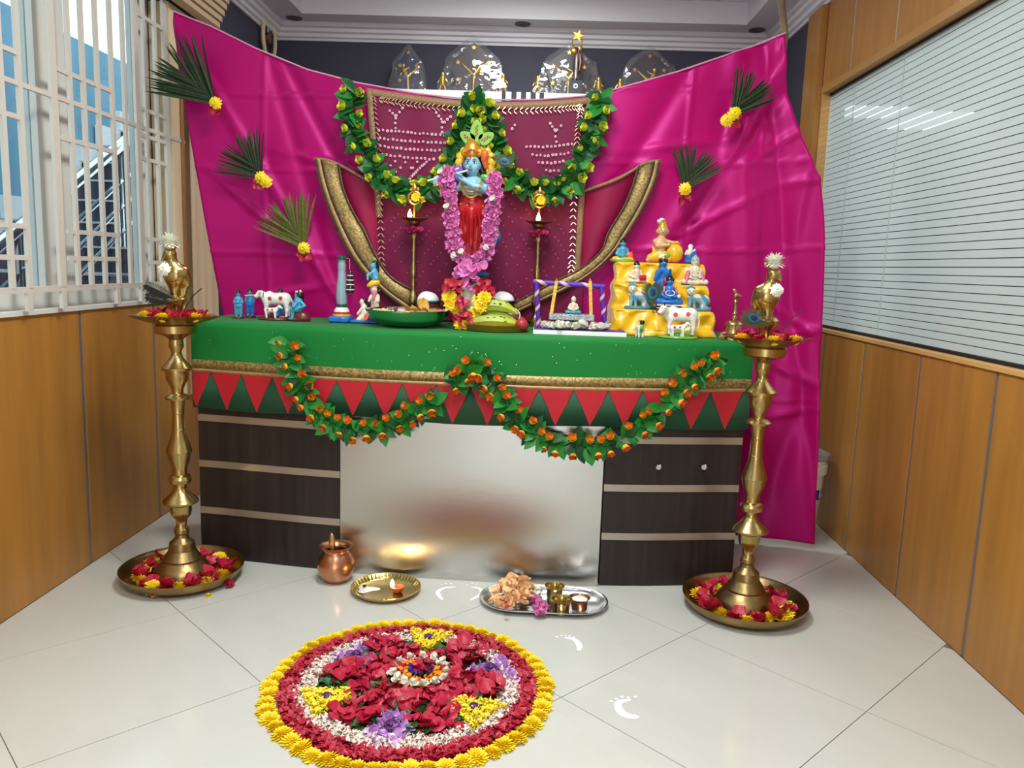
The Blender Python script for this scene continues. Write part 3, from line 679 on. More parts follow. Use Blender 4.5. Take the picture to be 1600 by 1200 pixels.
def orient(p, dirv, size, roll=0, upv=Vector((0, -1, 0))):
    y = dirv.normalized(); x = y.cross(upv)
    if x.length < 1e-3: x = y.cross(Vector((1, 0, 0)))
    x.normalize(); z = x.cross(y); R = Matrix([[x.x, y.x, z.x, 0], [x.y, y.y, z.y, 0], [x.z, y.z, z.z, 0], [0, 0, 0, 1]])
    return Matrix.Translation(p) @ R @ Matrix.Rotation(roll, 4, 'Y') @ Matrix.Scale(size, 4)
def bud_at(me, p, d, size, par, name):
    d = d.normalized(); q_ = d.to_track_quat('Z', 'Y'); link(name, me, par, mat=Matrix.Translation(p) @ q_.to_matrix().to_4x4() @ Matrix.Rotation(random.uniform(0, 6), 4, 'Z') @ Matrix.Scale(size, 4))
def garland(t, pts, nleaf, nbud, leaves, bud, lsz, bsz, budname, spread):
    P = spline(pts, 160)
    B().tube(P[::4], .003, 6).obj('stem', m_stem, t)
    for k in range(nleaf):
        i = min(int((k + .5) / nleaf * 160 + random.uniform(-1, 1)), 158); p = P[max(i, 1)]; tg = (P[min(i + 2, 160)] - P[max(i - 2, 0)]).normalized()
        side = Vector((-tg.z, 0, tg.x)) * (1 if k % 2 else -1)
        d = side * random.uniform(.25, 1.0) + tg * random.uniform(-.5, .9) + Vector((0, -random.uniform(.15, .7), 0))
        link('leaf', random.choice(leaves), t, mat=orient(p + Vector((0, -random.uniform(0, .012), 0)), d, lsz * random.uniform(.75, 1.15), random.uniform(-.5, .5), Vector((0, -1, .35))))
    for k in range(nbud):
        i = int((k + .5) / nbud * 158) + random.randint(-2, 2); i = min(max(i, 1), 158); p = P[i]; tg = (P[i + 2] - P[i - 1]).normalized()
        side = Vector((-tg.z, 0, tg.x)) * (1 if k % 2 else -1)
        d = side * random.uniform(.4, 1) + Vector((0, -random.uniform(.5, 1.1), .1))
        bud_at(bud, p + side * spread * random.uniform(.5, 1.0) + Vector((0, -random.uniform(.02, .035), 0)), d, bsz * random.uniform(.85, 1.15), t, budname)
pp = lambda L, Y: [PY(x, y, Y) for x, y in L]
t = thing('leaf_garland', 'leafy garland with yellow buds swagged left of the statue over the maroon shawl', 'garland', group='yellow bud garlands')
garland(t, pp([(553, 138), (552, 165), (550, 195), (562, 222), (577, 250), (592, 277), (614, 295), (642, 301), (668, 297), (690, 280), (706, 255), (716, 225), (728, 195), (738, 172), (748, 160)], 3.385), 120, 30, LEAFD, BUD_Y, .068, .0160, 'yellow_bud', .030)
t = thing('leaf_garland', 'leafy garland with yellow buds swagged right of the statue over the maroon shawl', 'garland', group='yellow bud garlands')
garland(t, pp([(748, 164), (762, 180), (771, 208), (780, 240), (792, 268), (812, 285), (838, 297), (862, 300), (884, 290), (901, 270), (915, 240), (925, 205), (934, 178), (941, 152)], 3.385), 112, 30, LEAFD, BUD_Y, .068, .0160, 'yellow_bud', .030)
yfr = lambda L: [PY(x, y, yf(PY(x, y, 2.9).x) - .035) for x, y in L]
t = thing('rosebud_garland', 'short leafy garland with orange rosebuds on the left half of the green cloth', 'garland', group='orange rosebud garlands')
garland(t, yfr([(448, 532), (455, 556), (463, 582), (474, 610), (490, 635), (508, 655), (535, 667), (562, 672), (592, 670), (620, 660), (645, 645), (665, 632), (684, 628)]), 108, 32, LEAF, BUD_O, .064, .0140, 'rosebud', .030)
t = thing('rosebud_garland', 'long leafy garland with orange rosebuds on the right half of the green cloth', 'garland', group='orange rosebud garlands')
garland(t, yfr([(704, 600), (722, 588), (740, 574), (757, 582), (772, 602), (788, 628), (806, 652), (832, 675), (862, 690), (900, 696), (936, 696), (966, 688), (998, 668), (1022, 648), (1046, 622), (1064, 600), (1086, 584), (1108, 572), (1122, 562)]), 150, 48, LEAF, BUD_O, .064, .0140, 'rosebud', .030)
# ---- flowers
def chrys_mesh(name, mat, layers=((1.0, .1, 16), (.82, .3, 14), (.6, .5, 11), (.38, .65, 8)), pw=.2):
    b = B()
    for R, z, n in layers:
        for k in range(n):
            a = 2 * PI * k / n + R * 3 + random.uniform(-.1, .1); r = R * random.uniform(.88, 1.08); c, s = math.cos(a), math.sin(a); w = pw * random.uniform(.8, 1.1)
            def q_(rr, ww, zz): return (rr * c - ww * s, rr * s + ww * c, zz)
            zt = z + random.uniform(-.06, .06)
            b.add([q_(.05, 0, .25 + z * .5), q_(r * .6, -w, zt + .08), q_(r * .6, w, zt + .08), q_(r, -w * .5, zt - .04), q_(r, w * .5, zt - .04)], [(0, 1, 2), (1, 3, 4, 2)])
    b.lathe([(.55, 0), (.8, .1), (.3, .3), (0, .3)], 10)
    return b.mesh(name, mat, 0)
CHR = [chrys_mesh('chrysanthemum', m_chrys) for _ in range(3)]
def petal_mesh(name, mat, cup=.35, ruff=.12, seed=0):
    r_ = random.Random(seed)
    ph = r_.uniform(0, 6)
    def fn(u, v):
        w = math.sin(PI * (.12 + .8 * v) ** .85) * .55; x = (u - .5) * 2 * w
        return (x, v, cup * (x * x * 1.6 + (v - .4) ** 2 * .8) + ruff * math.sin(u * 7 + ph + v * 4) * v)
    return B().grid(fn, 4, 4).mesh(name, mat, 180)
def clump_mesh(name, pet, n, mat, spread=.5, seed=0, lift=.3):
    r_ = random.Random(seed); b = B()
    pv = [tuple(v.co) for v in pet.vertices]; pf = [tuple(p.vertices) for p in pet.polygons]
    for k in range(n):
        M_ = Matrix.Translation((r_.uniform(-spread, spread), r_.uniform(-spread, spread), r_.uniform(0, lift))) @ Euler((r_.uniform(-.2, 1.1), r_.uniform(-.5, .5), r_.uniform(0, 6.3))).to_matrix().to_4x4() @ Matrix.Scale(r_.uniform(.6, 1.1), 4)
        b.add([M_ @ Vector(v) for v in pv], pf)
    return b.mesh(name, mat, 180)
PET = [petal_mesh('rose_petal', m_rosep, .4, .14, s) for s in range(4)]
PETR = [petal_mesh('red_petal', m_redp, .4, .1, s) for s in range(3)]
ROSE = [clump_mesh('rose', PET[i % 4], 7, m_rosep, .25, i, .25) for i in range(3)]
ROSER = [clump_mesh('red_rose', PETR[i % 3], 9, m_redp, .3, i + 9, .35) for i in range(2)]
# ---- palm sprigs pinned to the backdrop
def leaflet(name, L, w):
    b = B(); v = []
    for i in range(6):
        t = i / 5; ww = w * (.35 + 1.4 * t) * (1 - t) ** .6 if i < 5 else 0
        for s in (-1, 0, 1): v.append((s * ww, t * L, -.08 * L * t * t + abs(s) * ww * .4))
    b.add(v, [(r * 3 + s, r * 3 + s + 1, r * 3 + s + 4, r * 3 + s + 3) for r in range(5) for s in (0, 1)])
    return b.mesh(name, m_frond, 180)
LFL = leaflet('leaflet', 1.0, .034)
m_frond2 = M('palm_frond_pale', (92, 96, 36), 0.55, noise=(25, .3), spec=.3); LFL2 = LFL.copy(); LFL2.materials[0] = m_frond2; m_rach = M('palm_stem_red', (110, 44, 40), .5)
def sprig(label, base, tip, half, fl, L, LFL=LFL):
    p = PY(*base, 3.40); q_ = PY(*tip, 3.40); ax = (q_ - p); Ln = ax.length * 1.18; ax.normalize(); t = thing('palm_sprig', label, 'palm leaf', p, 0, 'palm sprigs pinned to the pink sheet')
    B().tube([(0, 0, 0), tuple(ax * Ln * .55)], [.003, .0015], 6).obj('rachis', m_rach, t)
    for k in range(34):
        f_ = k / 33; s = 1 if k % 2 else -1; st_ = .5 * f_ * Ln
        an = s * half * (1 - .75 * f_) * random.uniform(.9, 1.06); d = Matrix.Rotation(an, 3, 'Y') @ ax; d.y -= random.uniform(.02, .25)
        link('leaflet', LFL, t, mat=orient(ax * st_ + Vector((0, -.004, 0)), d, (Ln - st_) * random.uniform(.9, 1.03) * L, random.uniform(-.6, .6)))
    for k, (dx, dz, c) in enumerate(fl):
        me = CHR[k % 3] if c == 'y' else ROSER[0]
        link('yellow_flower' if c == 'y' else 'red_rose', me, t, (dx, -.022 if c == 'y' else -.012, dz), (rad(90), random.uniform(0, 6), 0), scale=.028 if c == 'y' else .03)
sprig('palm sprig with yellow flower at the far upper left, reaching over the window grille', (340, 163), (268, 95), .62, [(0, 0, 'y'), (0, -.022, 'r')], 1.05)
sprig('palm sprig with yellow flower on the left side, middle of three', (411, 280), (368, 225), .75, [(0, .003, 'y'), (.02, -.012, 'y'), (-.01, -.022, 'r')], 1.0)
sprig('palm sprig with yellow flower on the left side, lowest of three above the white cow', (477, 388), (440, 322), .72, [(0, 0, 'y'), (-.005, -.03, 'r')], 1.05, LFL2)
sprig('palm sprig with two yellow flowers at the upper right of the pink sheet', (1142, 183), (1180, 130), .62, [(-.022, -.018, 'y'), (.008, .01, 'y'), (.008, -.012, 'r')], 1.1)
sprig('palm sprig with yellow flower at the right, below the other right sprig', (1069, 298), (1092, 240), .75, [(0, .004, 'y'), (-.002, -.022, 'r')], 1.05)
# ------------------------------------------------------------------ brass lamps, floor things, flower design
m_brass = M('old_brass', (176, 150, 96), 0.27, metal=1.0, bump=(60, .06))
m_brassd = M('dull_brass', (146, 122, 80), 0.36, metal=1.0, bump=(50, .1))
m_brassy = M('bright_brass', (192, 168, 106), 0.22, metal=1.0, bump=(40, .08))
m_copper = M('copper', (196, 138, 104), 0.3, metal=1.0, bump=(40, .08))
m_ssteel = M('stainless_steel', (206, 208, 210), 0.16, metal=1.0, bump=(30, .03))
m_flame = M('flame', (255, 200, 110), 0.5, emit=((255, 196, 110), 30.0))
m_whitep = M('white_petal', (240, 238, 222), 0.6)
m_creamp = M('pale_petal', (232, 216, 204), 0.6, noise=(60, .15))
m_feath = M('feather_dark', (14, 16, 15), 0.6); m_feathg = M('feather_bronze', (70, 76, 46), 0.5, metal=.3); m_eye1 = M('feather_eye_teal', (20, 110, 120), 0.35, metal=.4); m_eye2 = M('feather_eye_blue', (20, 24, 86), 0.35)
m_leafr = M('fresh_leaf', (36, 82, 34), 0.5)
def pom_mesh(name, mat, n=110, L=1.0, w=.16, flat=0.0):
    b = B()
    for k in range(n):
        z = 1 - (k + .5) / n * (1.45 if not flat else 1.1); a = k * 2.39996; r = math.sqrt(max(0, 1 - z * z)); d = Vector((r * math.cos(a), r * math.sin(a), z * (1 - flat))); s_ = d.cross(Vector((0, 0, 1)) if abs(d.z) < .9 else Vector((1, 0, 0))).normalized(); u = random.uniform(.82, 1.08) * L; up = s_.cross(d).normalized()
        b.add([d * .35, d * u * .72 + s_ * w + up * .05, d * u + s_ * w * .4, d * u - s_ * w * .4, d * u * .72 - s_ * w + up * .05], [(0, 1, 2, 3, 4)])
    b.ball((0, 0, 0), (.55, .55, .55 * (1 - flat)), 0, 8, 6)
    return b.mesh(name, mat, 0)
JAS = pom_mesh('jasmine_cluster', m_whitep)
CHR = [pom_mesh('chrysanthemum', m_chrys, 90, 1, .15, .3) for _ in range(3)]
WCHR = chrys_mesh('white_flower', m_whitep, ((1, .1, 18), (.85, .4, 16), (.62, .65, 12), (.4, .85, 8)), .16)
def flame(par, p, h=.03, name='flame'):
    return B().lathe([(0, 0), (h * .2, h * .12), (h * .27, h * .3), (h * .18, h * .6), (h * .06, h * .88), (0, h)], 10, p).obj(name, m_flame, par, smooth=180)
def glow(p, w=.25):
    l = bpy.data.lights.new('flame_light', 'POINT'); l.energy = w; l.color = (1, .62, .28); l.shadow_soft_size = .012
    o = bpy.data.objects.new('flame_light', l); COL.objects.link(o); o.location = p
def feather(par, base, d, L, wd, eye=True, name='peacock_feather', curve=.0):
    d = Vector(d).normalized(); sd = d.cross(Vector((0, -1, 0))).normalized(); base = Vector(base)
    f = B().tube([base + d * (L * t) + sd * curve * math.sin(t * 3) for t in (0, .3, .6, 1)], [.0018, .0015, .0012, .0008], 5).obj(name, m_feathg, par)
    b = B()
    for k in range(60):
        t = .25 + .75 * k / 60; s = 1 if k % 2 else -1; w = wd * math.sin(PI * min(1, (t - .2) / .85)) ** .7 * random.uniform(.8, 1.05)
        p = base + d * L * t; e = p + sd * s * w + d * w * .75 + Vector((0, random.uniform(-.004, .004), 0)); m_ = p.lerp(e, .5) + d * .004
        q_ = Vector((0, 0, .0012)) if abs(d.z) < .7 else Vector((.0012, 0, 0))
        b.add([p - q_, m_ - q_ * 2, e, m_ + q_ * 2, p + q_], [(0, 1, 3, 4), (1, 2, 3)])
    stuff(b.obj('barbs', m_feath if not eye else m_feathg, f, smooth=0))
    if eye:
        c = base + d * L * .74 + Vector((0, -.004, 0))
        for r, mt, dy in ((wd * .42, m_eye1, 0), (wd * .26, m_eye2, -.0015)):
            bb = B(); n = 14; bb.add([c + Vector((0, dy, 0)) + d * r * 1.15 * math.cos(2 * PI * i / n) + sd * r * .85 * math.sin(2 * PI * i / n) for i in range(n)] + [c + Vector((0, dy - .001, 0))], [(i, (i + 1) % n, n) for i in range(n)])
            bb.obj('eye_spot', mt, f, smooth=0)
    return f
# profile measured along the right lamp: image row -> radius in pixels, turned into metres at the lamp's distance
LY = 2.745; XRL = PY(1163, 935, LY).x; YLL = 2.80; XLL = PY(286, 905, YLL).x
def zr(y, r, px=1178): p = PY(px, y, LY); return (r * (LY * .98859 + (p.z - 1.2) * .1469 + .025) / F, p.z)
col = [(946, 52), (938, 50), (930, 45), (921, 33), (918, 33), (905, 23), (903, 23), (893, 21), (888, 14), (885, 11.5), (880, 11), (878, 12.5), (872, 12), (866, 8.5), (856, 10), (850, 16), (843, 18), (834, 18.5), (833, 19), (829, 29.5), (826, 30), (822, 26), (815, 17), (808, 11.5), (803, 10), (799, 10.5), (797, 17), (791, 19.5), (786, 17), (784, 12), (778, 12), (772, 12), (760, 17), (748, 20.5), (746, 21.3), (744, 20.5), (735, 17.5), (722, 12.5), (712, 10.5), (711, 11), (710, 10.5), (686, 9.3), (685, 10), (683, 9.5), (668, 11), (663, 12), (662, 19), (659, 20.5), (655, 15), (653, 9.5), (648, 9), (640, 12), (630, 17.5), (618, 18.5), (616, 18.5), (615, 24), (611, 24.5), (606, 19), (600, 14), (594, 10), (587, 8), (582, 9.5), (577, 12), (572, 11.5), (566, 11), (562, 15), (558, 22), (556, 31), (554, 33), (543, 33.5), (541, 32)]
def brass_lamp(loc, label):
    t = thing('standing_oil_lamp', label, 'oil lamp', loc)
    pr = [zr(y, r) for y, r in col]; z0 = pr[0][1]
    pr = [(r, max(z, .012)) for r, z in pr]; pr[0] = (pr[0][0], .012)
    k1, k2 = 28, 57
    B().lathe(pr[:13], 32).obj('foot', m_brassd, t, smooth=22)
    B().lathe(pr[12:], 32).obj('column', m_brass, t, smooth=35)
    zt = pr[-1][1]; zr_ = zr(526, 70)[1]; rr = zr(526, 70)[0]
    prof = [(.03, zt - .012), (.066, zt), (.088, zt + .008), (.110, zt + .02), (.132, zr_ - .002), (.136, zr_), (.131, zr_ + .001), (.105, zt + .026), (.06, zt + .012), (.0, zt + .010)]
    b = B().lathe(prof, 60)
    b.v = [(x * k, y * k, z) for x, y, z in b.v for k in [1 + .2 * max(0, math.cos(5 * math.atan2(y, x))) ** 7 * min(1, max(0, (math.hypot(x, y) - .07) / .05))]]
    b.obj('oil_dish', m_brass, t, smooth=45)
    # bird finial on a small pedestal
    zb = zt + .012
    B().lathe([(.032, zb - .001), (.03, zb + .01), (.026, zb + .03), (.027, zb + .05), (.04, zb + .07), (.042, zb + .078), (.034, zb + .088), (.018, zb + .094), (0, zb + .095)], 24).obj('pedestal', m_brass, t, smooth=40)
    return t, zb + .09, zr_
def bird(t, z, s=1):
    k = lambda x, y, zz: (s * x, y, z + zz)
    bd_ = sc('bird_body', [El(k(.004, 0, .072), (.042, .035, .042)), Cp(k(.0, 0, .0), k(.002, 0, .05), .018, .024), Cp(k(.004, -.005, .09), k(-.004, -.012, .135), .026, .015), El(k(-.006, -.014, .148), (.021, .02, .02)), Cp(k(-.018, -.018, .143), k(-.030, -.028, .122), .009, .004), Cp(k(.03, .008, .085), k(.045, .012, .045), .02, .01), Cp(k(.038, .012, .05), k(.03, .01, .004), .012, .008)], m_brass, t, 46, .014)
    for q_ in (-1, 1): sc('wing', [El(k(.008 + .006 * q_, .030 * q_, .074), (.030, .009, .026), 0, .4 * s)], m_brass, t, 24)
    sc('crest', [Cp(k(-.004, -.01, .16), k(.004, -.008, .185), .007, .004), Cp(k(.0, -.01, .16), k(.014, -.008, .178), .006, .003)], m_brass, t, 20)
tR, zbR, zrim = brass_lamp((XRL, LY, 0), 'tall brass oil lamp with bird finial standing right of the desk')
bird(tR, zbR, -1)
tL = dup(tR, (XLL, YLL, 0), 0, 'tall brass oil lamp with bird finial standing left of the desk, by the window')
for o in [c for c in tL.children if c.name.split('.')[0] in ('bird_body', 'wing', 'crest')]: bpy.data.objects.remove(o)
bird(tL, zbR, 1)
def lone(name, me, loc, label, cat, group=None, scale=1, rot=(0, 0, 0)):
    o = link(name, me, None, loc, rot, scale=scale); tag(o, label, cat, group); return o
for (lx, ly, side, s) in ((XRL, LY, 'right', -1), (XLL, YLL, 'left', 1)):
    lone('jasmine_cluster', JAS, (lx - s * .006, ly - .015, zbR + .182), 'round cluster of white jasmine on the bird of the %s brass lamp' % side, 'flower', None, .038)
    lone('white_flower', WCHR, (lx - s * .012, ly - .044, zbR + .092), 'white flower tucked at the breast of the bird on the %s brass lamp' % side, 'flower', None, .024, (rad(80), 0, 0))
    ft = thing('peacock_feather', 'dark peacock feather stuck below the bird on the %s brass lamp' % side, 'feather', (lx, ly - .04, zbR))
    if side == 'right': feather(ft, (.04, 0, -.03), (-1, 0, .28), .135, .042, True, 'plume')
    else: feather(ft, (.045, 0, -.02), (-1, 0, .45), .14, .04, False, 'plume'); feather(ft, (.045, 0, -.03), (-1, 0, .2), .13, .035, False, 'plume')
    B().tube([(.03, .01, -.09), (.05, .012, -.04), (.075, .012, .0), (.11, .012, .03)], .002, 6).obj('quill', m_feath, ft)
    # petals and small flowers lying in the oil dish
    for k, a in enumerate((-2.75, -1.55, -.45, .9, 2.2)):
        r = .097; lone('yellow_flower', CHR[k % 3], (lx + r * math.cos(a), ly + r * math.sin(a), zrim - .008), 'yellow chrysanthemum lying on the rim of the %s lamp dish' % side, 'flower', 'yellow flowers in the %s lamp dish' % side, .033)
    for k in range(8):
        a = k * .785 + .3; r = random.uniform(.055, .085); lone('rose_petals', ROSE[k % 3], (lx + r * math.cos(a), ly + r * math.sin(a), zrim - .012), 'crimson rose petals heaped in the dish of the %s brass lamp' % side, 'petals', 'rose petals in the %s lamp dish' % side, .036, (0, 0, k))
    # floor tray around the foot
    tr = tag(B().lathe([(.0, .004), (.15, .004), (.165, 0), (.175, .004), (.205, .04), (.214, .052), (.220, .054), (.219, .047), (.198, .018), (.17, .011), (0, .011)], 56, ).obj('brass_tray', m_brassd, None, (lx, ly, 0), smooth=40), 'wide shallow brass tray under the %s standing lamp' % side, 'tray')
    n = 11
    for k in range(n):
        a = 2 * PI * k / n + .2; r = .145 + random.uniform(-.012, .008)
        lone('rose', ROSE[k % 3], (lx + r * math.cos(a), ly + r * math.sin(a), .022), 'crumpled crimson rose lying in the tray of the %s standing lamp' % side, 'flower', 'crimson roses in the %s lamp tray' % side, random.uniform(.044, .055), (0, 0, k * 1.3))
        a += PI / n; r = .148 + random.uniform(-.014, .014)
        lone('yellow_flower', CHR[k % 3], (lx + r * math.cos(a), ly + r * math.sin(a), .022), 'torn yellow chrysanthemum lying in the tray of the %s standing lamp' % side, 'flower', 'yellow flowers in the %s lamp tray' % side, random.uniform(.034, .042), (random.uniform(-.5, .5), random.uniform(-.5, .5), k))
p = PZ(360, 918, .0); lone('rose_petals', ROSE[0], (p.x, p.y, .002), 'crimson petals fallen on the floor right of the left lamp tray', 'petals', None, .026)
p = PZ(326, 931, .0); lone('yellow_petals', CHR[0], (p.x, p.y, 0), 'small yellow petals fallen on the floor before the left lamp tray', 'petals', None, .014)
# ---- copper pot and spoon
p = PZ(522, 912)
pot = thing('copper_pot', 'round copper water pot on the floor before the left cabinet', 'pot', (p.x, p.y + .03, 0)); pot.scale = (1.16,) * 3
B().lathe([(0, .002), (.034, .0), (.05, .018), (.0605, .045), (.058, .072), (.044, .094), (.039, .103), (.041, .110), (.052, .119), (.053, .121), (.050, .121), (.037, .108), (.034, .1), (.05, .07), (.05, .04), (0, .02)], 32).obj('body', m_copper, pot, smooth=60)
b = B(); v = []
for i in range(9):
    t = i / 8; w = .005 + .008 * max(0, math.sin(PI * max(0, (t - .35) / .65)))
    for s in (-1, 0, 1): v.append((s * w * (1 if t < .98 else .1), .003 * (s != 0), .06 + t * .115))
b.add(v, [(r * 3 + s, r * 3 + s + 1, r * 3 + s + 4, r * 3 + s + 3) for r in range(8) for s in (0, 1)])
sp = b.obj('ritual_spoon', M('spoon_copper', (178, 138, 96), .4, metal=.8), None, (p.x - .008, p.y + .02, .012), (rad(-6), rad(-4), 0), smooth=180); sp.modifiers.new('t', 'SOLIDIFY').thickness = .003
tag(sp, 'leaf-shaped copper spoon handle sticking up out of the round pot', 'spoon')
# ---- brass plate with a burning lamp
c = PZ(603, 924); 
pl = thing('brass_plate', 'round brass plate with fluted rim on the floor, holding a small burning lamp', 'plate', (c.x, c.y, 0))
B().lathe([(0, .003), (.1, .002), (.112, .008), (.124, .022), (.128, .022), (.126, .018), (.113, .004), (.1, 0), (0, 0)][::-1], 64).obj('dish', m_brassy, pl, smooth=50)
for k in range(48):
    a = 2 * PI * k / 48; ca, sa = math.cos(a), math.sin(a)
    if k == 0: fl_me = B().tube([(.108, 0, .0065), (.116, 0, .014), (.1225, 0, .0215)], [.0022, .003, .002], 6).mesh('flute', m_brassy)
    link('flute', fl_me, pl, (0, 0, 0), (0, 0, a))
c2 = PZ(621, 926); dl = thing('oil_lamp', 'small brown clay lamp burning on the brass floor plate', 'oil lamp', (c2.x, c2.y, .0035))
B().lathe([(0, 0), (.014, 0), (.022, .01), (.026, .021), (.023, .021), (.018, .012), (0, .01)], 24).obj('bowl', M('terracotta', (150, 78, 44), .6), dl)
B().tube([(-.01, -.004, .012), (-.019, -.007, .022)], .003, 6).obj('wick', m_whitep, dl); flame(dl, (-.018, -.007, .02), .032); glow((c2.x - .018, c2.y - .02, .045), .35)
c3 = PZ(574, 922); b = B(); r_ = random.Random(3)
v = [(0, 0, .009)]; n = 22
for j, rr in enumerate((.4, .75, 1.0)):
    for i in range(n):
        a = 2 * PI * i / n; w = rr * (.8 + .25 * math.sin(a * 3 + 1) + r_.uniform(-.1, .1)); v.append((.048 * w * math.cos(a), .036 * w * math.sin(a), .007 * (1 - rr) + (r_.uniform(0, .002) if rr < 1 else 0)))
b.add(v, [(0, 1 + i, 1 + (i + 1) % n) for i in range(n)] + [(1 + j * n + i, 1 + (j + 1) * n + i, 1 + (j + 1) * n + (i + 1) % n, 1 + j * n + (i + 1) % n) for j in (0, 1) for i in range(n)])
b.obj('ash', M('ash', (214, 208, 206), .9, noise=(90, .2)), None, (c3.x, c3.y, .0035), smooth=180); tag(bpy.data.objects['ash'], 'spill of pale ash and burnt camphor on the brass floor plate', 'ash')
B().ball((-.012, .006, .010), (.008, .006, .004)).obj('burnt_lump', m_blk, bpy.data.objects['ash'])
# ---- steel tray with flowers and cups
c = PZ(849, 943); a0, b0 = .232, .124
def stadium(hx, hy, z, n=14):
    out = []; e = hx - hy
    for sgn, st_ in ((1, -PI / 2), (-1, PI / 2)): out += [(sgn * e + hy * math.cos(st_ + PI * i / n), hy * math.sin(st_ + PI * i / n), z) for i in range(n + 1)]
    return out
rows = [stadium(a0 - .035, b0 - .035, .0), stadium(a0 - .028, b0 - .028, .001), stadium(a0 - .012, b0 - .012, .014), stadium(a0, b0, .019), stadium(a0, b0, .022), stadium(a0 - .006, b0 - .006, .0225), stadium(a0 - .016, b0 - .016, .015), stadium(a0 - .03, b0 - .03, .004)]
b = B(); n = len(rows[0]); b.add([p for r in rows for p in r], [(j * n + i, j * n + (i + 1) % n, (j + 1) * n + (i + 1) % n, (j + 1) * n + i) for j in range(len(rows) - 1) for i in range(n)] + [tuple(range(n))[::-1], tuple(range((len(rows) - 1) * n, len(rows) * n))])
tag(b.obj('steel_tray', m_ssteel, None, (c.x, c.y, 0), (0, 0, rad(-1)), smooth=50), 'oblong stainless steel tray of flowers and cups on the floor', 'tray')
m_peach = M('peach_petal', (255, 200, 146), .55, noise=(30, .12), sss=.1); m_pinkp = M('pink_petal', (214, 116, 176), .5, noise=(40, .2), sss=.08)
PEACH = [clump_mesh('peach_flower', petal_mesh('pp', m_peach, .5, .18, s), 8, m_peach, .28, s + 30, .3) for s in range(3)]
for k in range(30):
    px = random.uniform(776, 828); py = 918 + (k / 30) * 36; q_ = PZ(px, py, .012)
    if (px > 818 and py > 935) : px -= 16; q_ = PZ(px, py, .012)
    lone('peach_flower', PEACH[k % 3], (q_.x, q_.y, .008 + .022 * max(0, 1 - abs(px - 800) / 40)), 'crumpled peach flower heaped at the left of the steel tray', 'flower', 'peach flowers on the steel tray', .036, (random.uniform(-.4, .4), random.uniform(-.4, .4), k))
for k in range(7):
    q_ = PZ(random.uniform(786, 826), random.uniform(925, 955), .04); lone('red_petal', PETR[k % 3], (q_.x, q_.y, .045), 'red petal among the peach flowers on the steel tray', 'petal', 'red petals on the steel tray', .018, (.5, .3, k))
PINKF = clump_mesh('pink_flower', petal_mesh('pf', m_pinkp, .4, .1, 5), 10, m_pinkp, .3, 50, .3)
for k, (px, py) in enumerate(((832, 938), (843, 944), (850, 950), (838, 952), (828, 930), (845, 958))):
    q_ = PZ(px, py, .02); lone('pink_flower', PINKF, (q_.x, q_.y, .012), 'mauve pink flower between the peach heap and the cups', 'flower', 'pink flowers on the steel tray', .026, (0, 0, k))
WF = clump_mesh('white_blossom', petal_mesh('wf', M('blossom_white', (252, 250, 246), .55), .4, .1, 6), 8, m_whitep, .3, 60, .3)
for k, (px, py) in enumerate(((833, 920), (843, 924), (838, 931))):
    q_ = PZ(px, py, .02); lone('white_blossom', WF, (q_.x, q_.y, .012), 'white blossom behind the pink flowers on the steel tray', 'flower', 'white blossoms on the steel tray', .026, (0, 0, k))
def cup(name, label, px, py, mat, r, h):
    q_ = PZ(px, py, .006); t = thing(name, label, 'cup', (q_.x, q_.y, .0045))
    B().lathe([(0, .001), (r * .72, 0), (r * .76, h * .1), (r * .82, h * .72), (r * .95, h * .95), (r * 1.05, h), (r * .98, h), (r * .78, h * .75), (r * .7, h * .12), (0, h * .1)], 28).obj('bowl', mat, t, smooth=50); return t
cup('brass_cup', 'brass cup at the back of the steel tray', 866, 935, m_brassy, .036, .052); cup('brass_cup', 'brass cup at the front of the steel tray, nearest the viewer', 877, 957, m_brassy, .036, .052)
t = cup('copper_cup', 'copper cup filled with white powder at the right of the steel tray', 905, 950, m_copper, .037, .042); B().lathe([(.028, .036), (.02, .04), (0, .043)], 20).obj('powder', m_white, t)
# ---- white bucket in the right corner
t = thing('bucket', 'white plastic paint bucket with grey lid behind the pink sheet at right', 'bucket', (1.245, 3.66, 0))
m_pl = M('white_plastic', (214, 208, 196), .5, noise=(9, .12)); m_lid = M('grey_lid', (150, 152, 156), .45)
B().lathe([(0, .0), (.105, 0), (.108, .01), (.132, .30), (.142, .302), (.143, .345), (.135, .35), (.136, .37), (.0, .37)], 36).obj('shell', m_pl, t, smooth=40)
B().lathe([(.14, .0), (.146, .004), (.146, .03), (.12, .034), (.118, .026), (0, .026)], 36).obj('lid', m_lid, t, (0, 0, .383), (0, rad(9), 0), smooth=40)
b = B(); L0 = -.22
b.grid(lambda u, v: (.1262 * math.cos(L0 - .75 + u * 1.0), .1262 * math.sin(L0 - .75 + u * 1.0), .185 + .075 * v), 10, 1)
lb = b.obj('label_patch', M('bucket_label', (62, 56, 130), .5), t)
b = B()
for k in range(5):
    a = L0 - .55 + k * .16
    for dz in (0, .03): b.grid(lambda u, v: (.1272 * math.cos(a + u * .09), .1272 * math.sin(a + u * .09), .192 + dz + (.02 if (k + int(dz > 0)) % 2 else .028) * v), 3, 1)
b.obj('lettering', m_white, lb)
